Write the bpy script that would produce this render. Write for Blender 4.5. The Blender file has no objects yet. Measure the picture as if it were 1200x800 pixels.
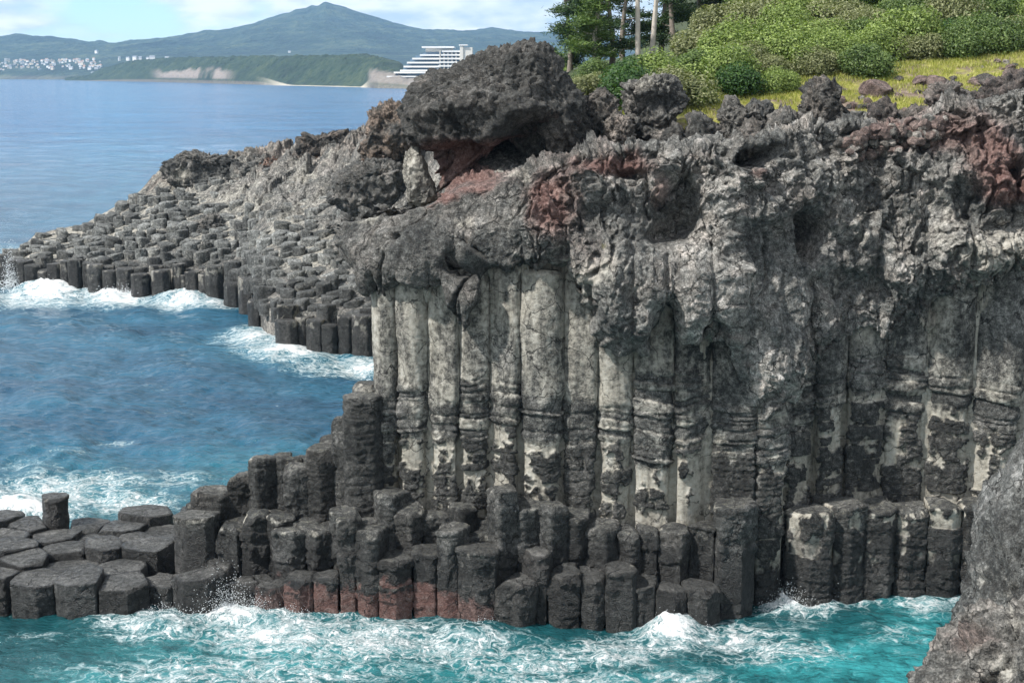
import bpy, bmesh, math, random
import numpy as np
from mathutils import Vector, Matrix
random.seed(11)
rng = np.random.default_rng(7)
scene = bpy.context.scene
COL = scene.collection
R = math.radians
# ------------------------------------------------------------------ camera geometry (photo pixels 1200x800 -> metres)
F, CX, CY, H = 1733.0, 600.0, 400.0, 22.0
PIT = math.atan((400 - 86) / F)
cp, sp = math.cos(PIT), math.sin(PIT)
def atY(px, py, Y):
    a = (px - CX) / F; b = (CY - py) / F
    t = Y / (cp + b * sp)
    return a * t, Y, H + (-sp + b * cp) * t
def atZ(px, py, z):
    a = (px - CX) / F; b = (CY - py) / F
    t = (z - H) / (-sp + b * cp)
    return a * t, (cp + b * sp) * t, z
def proj(X, Y, Z):
    f = Y * cp - (Z - H) * sp; u = Y * sp + (Z - H) * cp
    return CX + F * X / f, CY - F * u / f
def lerpt(x, pts):
    return np.interp(x, [p[0] for p in pts], [p[1] for p in pts])
def sstep(a, b, x):
    t = np.clip((x - a) / (b - a), 0, 1); return t * t * (3 - 2 * t)
# ------------------------------------------------------------------ noise
_prng = np.random.default_rng(3)
_perm = np.concatenate([_prng.permutation(256)] * 3).astype(np.int32)
_g = _prng.normal(size=(256, 3)); _g /= np.linalg.norm(_g, axis=1)[:, None]; _g = _g.astype(np.float32)
def perlin(P, seed=0):
    P = np.asarray(P, np.float32) + np.float32(seed * 17.37 + 100.5)
    i = np.floor(P).astype(np.int32); f = P - i; i &= 255
    u = f * f * f * (f * (f * 6 - 15) + 10)
    res = 0
    for dx in (0, 1):
        a = _perm[(i[..., 0] + dx) & 255]
        wx = u[..., 0] if dx else 1 - u[..., 0]
        for dy in (0, 1):
            b = _perm[(a + i[..., 1] + dy) & 255]
            wy = u[..., 1] if dy else 1 - u[..., 1]
            for dz in (0, 1):
                g = _g[_perm[(b + i[..., 2] + dz) & 255]]
                wz = u[..., 2] if dz else 1 - u[..., 2]
                d = g[..., 0] * (f[..., 0] - dx) + g[..., 1] * (f[..., 1] - dy) + g[..., 2] * (f[..., 2] - dz)
                res = res + wx * wy * wz * d
    return res * 1.5
def fbm(P, o=4, seed=0, gain=.5):
    s = 0; a = 1; t = 0; P = np.asarray(P, np.float32)
    for k in range(o):
        s = s + a * perlin(P, seed + k); t += a; a *= gain; P = P * np.float32(2.03)
    return s / t
def ridged(P, o=4, seed=0, gain=.5):
    s = 0; a = 1; t = 0; P = np.asarray(P, np.float32)
    for k in range(o):
        s = s + a * (1 - 2 * np.abs(perlin(P, seed + k))); t += a; a *= gain; P = P * np.float32(2.07)
    return s / t
def billow(P, o=3, seed=0, gain=.5):
    return -ridged(P, o, seed, gain)
def worley(P, seed=0):
    """distance to nearest jittered cell point and a random value of that cell"""
    P = np.asarray(P, np.float32); i = np.floor(P).astype(np.int32)
    best = np.full(P.shape[:-1], 9., np.float32); val = np.zeros(P.shape[:-1], np.float32)
    for dx in (-1, 0, 1):
        for dy in (-1, 0, 1):
            for dz in (-1, 0, 1):
                c = i + np.array([dx, dy, dz])
                h = _perm[(_perm[(_perm[(c[..., 0] + seed) & 255] + c[..., 1]) & 255] + c[..., 2]) & 255]
                q = c + .5 + _g[h] * .55
                d = ((P - q) ** 2).sum(-1)
                m = d < best
                best = np.where(m, d, best); val = np.where(m, h / 255., val)
    return np.sqrt(best), val
def facet(P, seed=0):
    """fractured look: every jittered cell is a plane of its own tilt and offset"""
    P = np.asarray(P, np.float32); i = np.floor(P).astype(np.int32)
    best = np.full(P.shape[:-1], 9., np.float32); val = np.zeros(P.shape[:-1], np.float32)
    for dx in (-1, 0, 1):
        for dy in (-1, 0, 1):
            for dz in (-1, 0, 1):
                c = i + np.array([dx, dy, dz])
                h = _perm[(_perm[(_perm[(c[..., 0] + seed) & 255] + c[..., 1]) & 255] + c[..., 2]) & 255]
                q = P - (c + .5 + _g[h] * .55); d = (q ** 2).sum(-1); m = d < best
                best = np.where(m, d, best); val = np.where(m, (q * _g[(h + 77) & 255]).sum(-1) + (h / 255. - .5) * .6, val)
    return val
# ------------------------------------------------------------------ object helpers
def tag(o, label=None, cat=None, group=None, kind=None):
    if label: o['label'] = label
    if cat: o['category'] = cat
    if group: o['group'] = group
    if kind: o['kind'] = kind
    return o
def link(o, parent=None):
    COL.objects.link(o)
    if parent is not None: o.parent = parent
    return o
def empty(name, loc, rz=0.):
    o = bpy.data.objects.new(name, None); link(o); o.location = loc; o.rotation_euler = (0, 0, rz); o.empty_display_size = .2
    return o
def mesh_np(name, V, faces, mat, attrs=None, smooth=True, parent=None, loc=None, k=4):
    """faces: (n,k) int array (all k-gons) or list of such arrays"""
    V = np.asarray(V, np.float32).reshape(-1, 3)
    if loc is not None: V = V - np.asarray(loc, np.float32)
    if not isinstance(faces, list): faces = [faces]
    faces = [np.asarray(f, np.int32) for f in faces if len(f)]
    li = np.concatenate([f.ravel() for f in faces])
    tot = np.concatenate([np.full(len(f), f.shape[1], np.int32) for f in faces])
    st = np.concatenate([[0], np.cumsum(tot)[:-1]]).astype(np.int32)
    me = bpy.data.meshes.new(name)
    me.vertices.add(len(V)); me.vertices.foreach_set('co', V.ravel())
    me.loops.add(len(li)); me.loops.foreach_set('vertex_index', li.astype(np.int32))
    me.polygons.add(len(tot)); me.polygons.foreach_set('loop_start', st)
    me.polygons.foreach_set('use_smooth', np.full(len(tot), smooth, bool))
    me.update(calc_edges=True)
    for an, av in (attrs or {}).items():
        av = np.asarray(av, np.float32).ravel()
        a = me.attributes.new(an, 'FLOAT', 'POINT'); a.data.foreach_set('value', av)
    me.materials.append(mat)
    o = bpy.data.objects.new(name, me); link(o, parent)
    if loc is not None: o.location = loc
    return o
def grid_faces(n, m, wrap=False, off=0):
    i = np.arange(n - 1)[:, None]; j = np.arange(m if wrap else m - 1)[None, :]
    j2 = (j + 1) % m
    f = np.stack([i * m + j, i * m + j2, (i + 1) * m + j2, (i + 1) * m + j], -1).reshape(-1, 4)
    return f + off
def grid_normals(P):
    du = np.gradient(P, axis=1); dv = np.gradient(P, axis=0)
    n = np.cross(du, dv); n /= np.linalg.norm(n, axis=-1, keepdims=True) + 1e-9
    return n
class MB:
    """collects boxes / tubes / polygons into one mesh"""
    def __init__(s): s.v = []; s.f = []
    def box(s, a, b):
        x0, y0, z0 = a; x1, y1, z1 = b; n = len(s.v)
        s.v += [(x0,y0,z0),(x1,y0,z0),(x1,y1,z0),(x0,y1,z0),(x0,y0,z1),(x1,y0,z1),(x1,y1,z1),(x0,y1,z1)]
        s.f += [tuple(n + i for i in q) for q in ((0,3,2,1),(4,5,6,7),(0,1,5,4),(1,2,6,5),(2,3,7,6),(3,0,4,7))]
        return s
    def tube(s, pts, rad, n=8):
        base = len(s.v); pts = [Vector(p) for p in pts]
        for i, p in enumerate(pts):
            d = (pts[min(i + 1, len(pts) - 1)] - pts[max(i - 1, 0)]).normalized()
            a = d.cross(Vector((0.31, 0.9, 0.21))).normalized(); b = d.cross(a)
            for k in range(n):
                t = 2 * math.pi * k / n
                s.v.append(tuple(p + (a * math.cos(t) + b * math.sin(t)) * rad[i]))
        for i in range(len(pts) - 1):
            for k in range(n):
                k2 = (k + 1) % n
                s.f.append((base + i*n + k, base + i*n + k2, base + (i+1)*n + k2, base + (i+1)*n + k))
        s.f.append(tuple(base + (len(pts)-1)*n + k for k in range(n)))
        return s
    def build(s, name, mat, parent=None, smooth=False):
        me = bpy.data.meshes.new(name); me.from_pydata(s.v, [], s.f); me.update()
        if smooth:
            for p in me.polygons: p.use_smooth = True
        me.materials.append(mat); o = bpy.data.objects.new(name, me); return link(o, parent)
# ------------------------------------------------------------------ materials
class NT:
    def __init__(s, mat): s.t = mat.node_tree; s.t.nodes.clear()
    def n(s, typ, props=None, **ins):
        nd = s.t.nodes.new(typ)
        for k, v in (props or {}).items(): setattr(nd, k, v)
        for k, v in ins.items():
            key = int(k[1:]) if k[0] == '_' and k[1:].isdigit() else k.replace('__', ' ')
            s.set(nd.inputs[key], v)
        return nd
    def set(s, sock, v):
        if isinstance(v, bpy.types.NodeSocket): s.t.links.new(v, sock)
        elif isinstance(v, bpy.types.Node): s.t.links.new(v.outputs[0], sock)
        else: sock.default_value = v
    def math(s, op, a, b=0., c=None, clamp=False):
        nd = s.t.nodes.new('ShaderNodeMath'); nd.operation = op; nd.use_clamp = clamp
        s.set(nd.inputs[0], a); s.set(nd.inputs[1], b)
        if c is not None: s.set(nd.inputs[2], c)
        return nd.outputs[0]
    def ss(s, x, a, b, o0=0., o1=1.):
        nd = s.t.nodes.new('ShaderNodeMapRange'); nd.interpolation_type = 'SMOOTHSTEP'
        for i, v in enumerate((x, a, b, o0, o1)): s.set(nd.inputs[i], v)
        return nd.outputs[0]
    def mix(s, f, a, b, mode='MIX'):
        nd = s.t.nodes.new('ShaderNodeMix'); nd.data_type = 'RGBA'; nd.blend_type = mode; nd.clamp_factor = True
        s.set(nd.inputs[0], f); s.set(nd.inputs[6], a); s.set(nd.inputs[7], b)
        return nd.outputs[2]
    def noise(s, vec, scale, detail=4., rough=.55, dist=0.):
        nd = s.t.nodes.new('ShaderNodeTexNoise')
        s.set(nd.inputs['Vector'], vec); s.set(nd.inputs['Scale'], scale); s.set(nd.inputs['Detail'], detail)
        s.set(nd.inputs['Roughness'], rough); s.set(nd.inputs['Distortion'], dist)
        return nd.outputs[0]
    def attr(s, name):
        nd = s.t.nodes.new('ShaderNodeAttribute'); nd.attribute_name = name; return nd.outputs['Fac']
    def ramp(s, f, stops):
        nd = s.t.nodes.new('ShaderNodeValToRGB'); s.set(nd.inputs[0], f); e = nd.color_ramp.elements
        while len(e) < len(stops): e.new(.5)
        for q, (p, c) in zip(e, stops): q.position = p; q.color = (*c, 1)
        return nd.outputs[0]
    def scale(s, vec, v):
        nd = s.t.nodes.new('ShaderNodeVectorMath'); nd.operation = 'MULTIPLY'; s.set(nd.inputs[0], vec); nd.inputs[1].default_value = v
        return nd.outputs[0]
def newmat(name):
    m = bpy.data.materials.new(name); m.use_nodes = True; return m, NT(m)
def c4(*c): return (*c, 1.)
def make_rock(name='rock', bump=1.0):
    m, t = newmat(name)
    pos = t.n('ShaderNodeNewGeometry').outputs['Position']
    n1 = t.noise(pos, .55, 6, .6); n2 = t.noise(pos, 4.5, 7, .62); n3 = t.noise(pos, 17, 6, .65)
    nv = t.noise(t.scale(pos, (2.2, 2.2, .35)), 1.0, 5, .6)
    v = t.math('ADD', t.math('MULTIPLY', n1, .32), t.math('ADD', t.math('MULTIPLY', n2, .36), t.math('MULTIPLY', n3, .32)))
    base = t.ramp(v, [(.37, (.014, .014, .014)), (.455, (.049, .050, .047)), (.54, (.142, .146, .138)), (.62, (.36, .36, .345))])
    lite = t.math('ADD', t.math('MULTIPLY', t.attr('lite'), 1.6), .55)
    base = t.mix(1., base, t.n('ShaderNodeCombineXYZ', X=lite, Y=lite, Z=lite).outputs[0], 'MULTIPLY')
    warm = t.math('MULTIPLY', t.attr('warm'), t.ss(n1, .3, .6))
    base = t.mix(warm, base, t.mix(1., base, c4(1.35, 1.03, .86), 'MULTIPLY'))
    j = t.math('MULTIPLY', t.math('SUBTRACT', n2, .5), .9); j3 = t.math('MULTIPLY', t.math('SUBTRACT', n3, .5), .5); jv = t.math('MULTIPLY', t.math('SUBTRACT', nv, .5), .8)
    pj = t.math('ADD', t.attr('pale'), t.math('ADD', j, t.math('ADD', jv, j3)))
    palec = t.ramp(t.math('ADD', t.math('MULTIPLY', n2, .5), t.math('MULTIPLY', nv, .5)), [(.34, (.12, .11, .09)), (.5, (.29, .272, .228)), (.64, (.40, .385, .34))])
    base = t.mix(t.ss(pj, .22, .9), base, palec)
    rj = t.math('ADD', t.attr('red'), t.math('ADD', j, j3))
    redc = t.ramp(t.math('ADD', t.math('MULTIPLY', n2, .6), t.math('MULTIPLY', n3, .4)), [(.36, (.06, .028, .024)), (.5, (.165, .088, .074)), (.64, (.34, .24, .21))])
    base = t.mix(t.math('MULTIPLY', t.ss(rj, .15, 1.1), .95), base, redc)
    mj = t.math('ADD', t.attr('moss'), j)
    base = t.mix(t.math('MULTIPLY', t.ss(mj, .4, .8), .75), base, t.mix(n3, c4(.06, .056, .022), c4(.17, .155, .055)))
    wv_ = t.n('ShaderNodeTexNoise', Vector=pos, Scale=1.6, Detail=4.)
    wp_ = t.n('ShaderNodeVectorMath', {'operation': 'MULTIPLY_ADD'}, _0=wv_.outputs['Color'], _1=(.9, .9, .9), _2=pos)
    ck = t.n('ShaderNodeTexVoronoi', {'feature': 'DISTANCE_TO_EDGE'}, Vector=wp_.outputs[0], Scale=.75).outputs['Distance']
    crack = t.math('MULTIPLY', t.ss(ck, .022, .004), t.ss(n1, .42, .56))
    base = t.mix(t.math('MULTIPLY', crack, .8), base, c4(.012, .012, .012))
    wj = t.ss(t.math('ADD', t.attr('wet'), j), .3, .7)
    base = t.mix(wj, base, t.mix(1., base, c4(.62, .62, .63), 'MULTIPLY'))
    rough = t.math('SUBTRACT', .9, t.math('MULTIPLY', wj, .5))
    vor = t.n('ShaderNodeTexVoronoi', {'feature': 'F1'}, Vector=pos, Scale=11.)
    pit = t.ss(vor.outputs['Distance'], .05, .45)
    hgt = t.math('ADD', t.math('MULTIPLY', n3, .7), t.math('ADD', t.math('MULTIPLY', n2, .8), t.math('MULTIPLY', pit, .14)))
    hgt = t.math('ADD', hgt, t.math('MULTIPLY', t.noise(pos, 45, 3, .6), .22))
    hgt = t.math('SUBTRACT', hgt, t.math('MULTIPLY', crack, .6))
    st = t.math('SUBTRACT', .85 * bump, t.math('MULTIPLY', t.ss(pj, .3, .75), .45 * bump))
    bp = t.n('ShaderNodeBump', Strength=st, Distance=.2, Height=hgt)
    p = t.n('ShaderNodeBsdfPrincipled', Base__Color=base, Roughness=rough, Normal=bp)
    p.inputs['Specular IOR Level'].default_value = .35
    t.n('ShaderNodeOutputMaterial', Surface=p.outputs[0])
    return m
def make_leaf(name, c0, c1, c2, trans=.3):
    m, t = newmat(name)
    r = t.attr('rnd'); pos = t.n('ShaderNodeNewGeometry').outputs['Position']
    n = t.noise(pos, .8, 3)
    f = t.math('ADD', t.math('MULTIPLY', r, .6), t.math('MULTIPLY', n, .5))
    col = t.ramp(f, [(.2, c0), (.5, c1), (.85, c2)])
    p = t.n('ShaderNodeBsdfPrincipled', Base__Color=col, Roughness=.5); p.inputs['Specular IOR Level'].default_value = .3
    tr = t.n('ShaderNodeBsdfTranslucent', Color=t.mix(1., col, c4(1.1, 1.25, .5), 'MULTIPLY'))
    mx = t.n('ShaderNodeMixShader', Fac=trans, _1=p.outputs[0], _2=tr.outputs[0])
    t.n('ShaderNodeOutputMaterial', Surface=mx.outputs[0])
    return m
def make_plain(name, c, rough=.7, var=.15, scale=1.5, metallic=0.):
    m, t = newmat(name)
    pos = t.n('ShaderNodeNewGeometry').outputs['Position']
    n = t.noise(pos, scale, 5)
    col = t.mix(n, c4(*[x * (1 - var) for x in c]), c4(*[min(1, x * (1 + var)) for x in c]))
    p = t.n('ShaderNodeBsdfPrincipled', Base__Color=col, Roughness=rough, Metallic=metallic,
            Normal=t.n('ShaderNodeBump', Strength=.3, Distance=.02, Height=t.noise(pos, scale * 8, 4)).outputs[0])
    t.n('ShaderNodeOutputMaterial', Surface=p.outputs[0])
    return m
ROCK = make_rock()
ORD = ['first','second','third','fourth','fifth','sixth','seventh','eighth','ninth','tenth','eleventh','twelfth','thirteenth','fourteenth','fifteenth',
       'sixteenth','seventeenth','eighteenth','nineteenth','twentieth'] + ['twenty-' + s for s in ('first','second','third','fourth','fifth','sixth','seventh','eighth','ninth')] + ['thirtieth'] \
       + ['thirty-' + s for s in ('first','second','third','fourth','fifth','sixth','seventh','eighth','ninth')] + ['fortieth'] + ['forty-' + s for s in ('first','second','third','fourth','fifth','sixth','seventh','eighth','ninth')] + ['fiftieth']
# ------------------------------------------------------------------ world, sun, camera
SUN_EL, SUN_AZ = R(48), math.atan2(-.84, -.46)
def sky_world():
    w = bpy.data.worlds.new('World'); scene.world = w; w.use_nodes = True
    t = NT(w)
    sky = t.n('ShaderNodeTexSky', {'sky_type': 'NISHITA', 'sun_disc': False, 'sun_elevation': SUN_EL, 'sun_rotation': SUN_AZ % (2 * math.pi), 'air_density': 1.0, 'dust_density': .3, 'ozone_density': 2.0})
    b1 = t.n('ShaderNodeBackground', Color=t.mix(1., sky.outputs[0], c4(.70, .90, 1.12), 'MULTIPLY'), Strength=.125)
    d = t.n('ShaderNodeTexCoord').outputs['Generated']
    sep = t.n('ShaderNodeSeparateXYZ', Vector=d)
    up = t.math('MAXIMUM', sep.outputs[2], 0.)
    low = t.n('ShaderNodeCombineXYZ', X=t.math('MULTIPLY', sep.outputs[0], 11.), Y=t.math('MULTIPLY', sep.outputs[1], 11.), Z=t.math('MULTIPLY', sep.outputs[2], 34.)).outputs[0]
    n = t.noise(low, 1.0, 7, .52, .25)
    n2 = t.noise(low, .42, 3, .5)
    band = t.ss(up, .008, .04)
    cov = t.math('ADD', t.math('MULTIPLY', n, .62), t.math('ADD', t.math('MULTIPLY', n2, .5), t.math('ADD', t.math('MULTIPLY', band, .10), t.math('MULTIPLY', t.ss(sep.outputs[0], -.25, .15), .05))))
    fac = t.math('MULTIPLY', t.ss(cov, .52, .65), .95)
    hi = t.noise(low, 2.6, 6, .5)
    cc = t.mix(t.ss(t.math('ADD', t.math('MULTIPLY', hi, .5), t.math('MULTIPLY', n, .5)), .38, .62), c4(.56, .66, .76), c4(1.12, 1.1, 1.06))
    b2 = t.n('ShaderNodeBackground', Color=cc, Strength=.72)
    mx = t.n('ShaderNodeMixShader', Fac=fac, _1=b1.outputs[0], _2=b2.outputs[0])
    t.n('ShaderNodeOutputWorld', Surface=mx.outputs[0])
sky_world()
sd = Vector((math.sin(SUN_AZ) * math.cos(SUN_EL), math.cos(SUN_AZ) * math.cos(SUN_EL), math.sin(SUN_EL)))
sl = bpy.data.lights.new('sun', 'SUN'); sl.energy = 3.9; sl.angle = R(2.2); sl.color = (1., .965, .92)
so = bpy.data.objects.new('sun', sl); link(so); so.rotation_euler = sd.to_track_quat('Z', 'Y').to_euler(); so.location = sd * 200
cam = bpy.data.cameras.new('camera'); cam.sensor_width = 36; cam.lens = 36 * F / 1200; cam.clip_start = .5; cam.clip_end = 60000
co = bpy.data.objects.new('camera', cam); link(co); co.location = (0, 0, H); co.rotation_euler = (R(90) - PIT, 0, 0)
scene.camera = co
vs = scene.view_settings; vs.view_transform = 'Standard'; vs.look = 'None'; vs.gamma = 1; vs.exposure = .82
cy = scene.cycles; cy.max_bounces = 6; cy.volume_bounces = 0; cy.transparent_max_bounces = 8; cy.use_denoising = True; cy.denoiser = 'OPENIMAGEDENOISE'; cy.denoising_input_passes = 'RGB_ALBEDO_NORMAL'; cy.denoising_prefilter = 'ACCURATE'; cy.sample_clamp_indirect = 4
cy.caustics_reflective = False; cy.caustics_refractive = False
# ================================================================== basalt columns of the near cliff
def Yf(px): return lerpt(px, [(-120,58.6),(0,58.3),(100,57.8),(200,58),(260,58.4),(330,57.9),(420,57.4),(500,57.5),(560,57),(600,56.5),(700,56.6),(770,56.8),(860,57.4),(900,59.2),(960,60.2),(1050,60.4),(1130,60.3),(1300,60)])
def Yc(px): return lerpt(px, [(-120,67),(0,65),(100,67.3),(190,67.3),(215,65.5),(280,64.5),(350,63.6),(430,61.4),(500,60.6),(600,60.1),(700,59.9),(780,59.6),(860,59.6),(930,60.8),(1000,61.7),(1060,61.9),(1130,61.7),(1300,61.2)])
ZSIL = [(190,594),(215,585),(240,566),(268,560),(282,536),(300,529),(330,531),(350,541),(365,513),(388,516),(405,490),(420,453),(430,442)]
def z_sil(px, Y):
    py = lerpt(px, ZSIL); return atY(px, py, Y)[2]
def px_of(X): return 600 + 28.1 * X
seeds = []   # x, y, type
# face columns, centred where the photograph has them
FACE_PX = [428,456,487,522,557,590,636,680,720,767,810,855,895,931,967,1007,1057,1110,1163,1215,1266]
fx = [float(atY(p, 500, float(Yc(p)))[0]) for p in FACE_PX]
for i, x in enumerate(fx):
    p = FACE_PX[i]
    seeds.append((x, float(Yc(p)) + rng.uniform(-.22, .22), 'face'))
def add_grid(x0, x1, y0f, y1f, s, typ, jit=.24):
    r = 0; y = 54.
    while y < 70:
        x = x0 + (s / 2 if r % 2 else 0)
        while x < x1:
            xx = x + rng.uniform(-jit, jit) * s; yy = y + rng.uniform(-jit, jit) * s
            if y0f(px_of(xx)) + .45 * s < yy < y1f(px_of(xx)) and x0 <= xx < x1: seeds.append((xx, yy, typ))
            x += s
        y += s * .86; r += 1
add_grid(-24.5, -14.6, Yf, lambda p: Yc(p) + .2, 1.9, 'shelf')
add_grid(-14.6, -6.2, Yf, lambda p: Yc(p) + .3, 1.08, 'stair')
add_grid(-6.2, 19.5, Yf, lambda p: Yc(p) - .9, 1.04, 'foot')
# hand placed landmarks
def landmark(px, py, Y, typ, top, clear=1.1):
    global seeds
    x = float(atY(px, py, Y)[0]); seeds = [q for q in seeds if (q[0]-x)**2 + (q[1]-Y)**2 > clear**2]
    seeds.append((x, Y, typ, top))
landmark(62, 600, 65.6, 'stub', float(atY(62, 581, 65.6)[2]), 1.0)
landmark(40, 610, 65.2, 'shelf', 1.75, .8)
landmark(207, 610, 61.6, 'block', float(atY(207, 598, 61.6)[2]), 1.3)
landmark(232, 610, 60.9, 'block', float(atY(235, 603, 60.9)[2]), 1.3)
for p_ in (948, 985, 1022, 1061, 1102, 1142): landmark(p_, 640, float(Yc(p_)) - 1.25, 'foot', 4.1 + rng.uniform(-.25, .25), .8)
landmark(98, 680, 58.75, 'shelf', 1.55, 1.5)
S = np.array([(q[0], q[1]) for q in seeds])
def clip_cell(i):
    c = S[i]; d = np.hypot(*(S - c).T); near = [j for j in np.argsort(d) if j != i and d[j] < 4.2][:18]
    typ = seeds[i][2]
    rad = {'shelf': 1.35, 'stair': 1.15, 'foot': 1.1, 'face': 1.15, 'stub': .74, 'block': 1.15}[typ]
    gap_ = 0; poly = [(c[0] + rad * math.cos(a), c[1] + rad * math.sin(a)) for a in (np.arange(7) + .35 * (i % 3)) * 2 * math.pi / 7]
    gap = .02
    for j in near:
        m = (S[j] + c) / 2; nv = (S[j] - c) / (d[j] + 1e-9); lim = nv @ m - gap
        out = []
        for k in range(len(poly)):
            a = np.array(poly[k]); b = np.array(poly[(k + 1) % len(poly)]); da = nv @ a - lim; db = nv @ b - lim
            if da <= 0: out.append(tuple(a))
            if da * db < 0: out.append(tuple(a + (b - a) * da / (da - db)))
        poly = out
        if len(poly) < 3: return None
    # drop tiny edges
    q = [p for k, p in enumerate(poly) if math.hypot(p[0] - poly[k-1][0], p[1] - poly[k-1][1]) > .16]
    return q if len(q) >= 3 else None
cells = []
for i in range(len(seeds)):
    poly = clip_cell(i)
    if poly is None: continue
    x, y, typ = seeds[i][:3]; px = float(px_of(x)); yf, yc = float(Yf(px)), float(Yc(px)); q = (y - yf) / max(.5, yc - yf)
    u = rng.uniform(-1, 1)
    if len(seeds[i]) > 3: top = seeds[i][3]
    elif typ == 'shelf': top = 1.42 + .32 * u + .03 * (y - 60)
    elif typ == 'stair':
        zs = float(z_sil(px, y)); top = 1.0 + (zs - 1.0) * (.08 if q < .27 else (.42 if q < .56 else .95)) + .5 * u
        if q > .56: top = zs - abs(u) * .6
        top = max(.7, top)
    elif typ == 'foot':
        top = (1.9 if q < .45 else 3.9) + 1.0 * u
        if px < 560: top = 1.0 + 4.3 * max(0, q) ** .6 + .7 * u
        if 560 <= px < 600: top += .5
        if 620 < px < 760: top += .45
        if px > 925: top = 4.15 + .25 * u
        top = max(.35, top)
    else:
        top = 14.2 + rng.uniform(-.3, .4)
        if px_of(x) > 1040: top = 14.2
        if i == 0: top = 9.0
    cells.append(dict(poly=poly, x=x, y=y, typ=typ, top=top, px=px, q=q))
# which of them can be seen: march across a height raster towards the camera
rx0, rx1, ry0, ry1, rs = -28., 24., 52., 70., .15
gx = np.arange(rx0, rx1, rs); gy = np.arange(ry0, ry1, rs); GX, GY = np.meshgrid(gx, gy)
hm = np.full(GX.shape, -1.5); own = np.full(GX.shape, -1)
for ci, c in enumerate(cells):
    P = np.array(c['poly']); ins = np.ones(GX.shape, bool)
    bb = (GX > P[:,0].min()-.1) & (GX < P[:,0].max()+.1) & (GY > P[:,1].min()-.1) & (GY < P[:,1].max()+.1)
    for k in range(len(P)):
        a, b = P[k], P[(k+1) % len(P)]
        ins &= ((b[0]-a[0])*(GY-a[1]) - (b[1]-a[1])*(GX-a[0])) >= -.03
    ins &= bb
    hm[ins] = c['top']; own[ins] = ci
def visible(c, ci):
    P = np.array(c['poly']); ctr = P.mean(0); vis = 0
    for f in (.85, .5):
        for p in ctr + (P - ctr) * f:
            for z in (c['top'] + .02, c['top'] - .25):
                if z < c['top'] and p[1] > ctr[1]: continue
                px, py = proj(p[0], p[1], z)
                if not (-25 < px < 1185 and py < 830): continue
                n = int((p[1] - ry0) / .15); tt = np.linspace(0, 1, max(n, 2))
                e = (ry0 + .1) / p[1]; qx = p[0] * (1 - tt * (1 - e)); qy = p[1] * (1 - tt * (1 - e)); qz = H + (z - H) * (1 - tt * (1 - e))
                ix = np.clip(((qx - rx0) / rs).astype(int), 0, len(gx)-1); iy = np.clip(((qy - ry0) / rs).astype(int), 0, len(gy)-1)
                blk = (hm[iy, ix] > qz + .03) & (own[iy, ix] != ci)
                if not blk.any(): vis += 1
    return vis
for ci, c in enumerate(cells): c['vis'] = visible(c, ci)
kept = [c for c in cells if (c['vis'] >= 2 or (c['typ'] == 'face' and c['px'] < 1200))]
for c in cells:                      # hidden ones leave their space to the rock shelf
    if c not in kept and c['typ'] != 'face': pass
def round_poly(P, N, r):
    P = np.asarray(P, float)
    for _ in range(3):
        Q = np.roll(P, -1, 0); P = np.stack([P * (1 - r) + Q * r, P * r + Q * (1 - r)], 1).reshape(-1, 2); r = .25
    Q = np.vstack([P, P[:1]]); L = np.concatenate([[0], np.cumsum(np.hypot(*np.diff(Q, axis=0).T))])
    t = np.linspace(0, L[-1], N, endpoint=False)
    return np.stack([np.interp(t, L, Q[:,0]), np.interp(t, L, Q[:,1])], 1)
def zred(px): return np.clip(1 - np.abs(px - 452) / 135., 0, 1)
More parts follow.
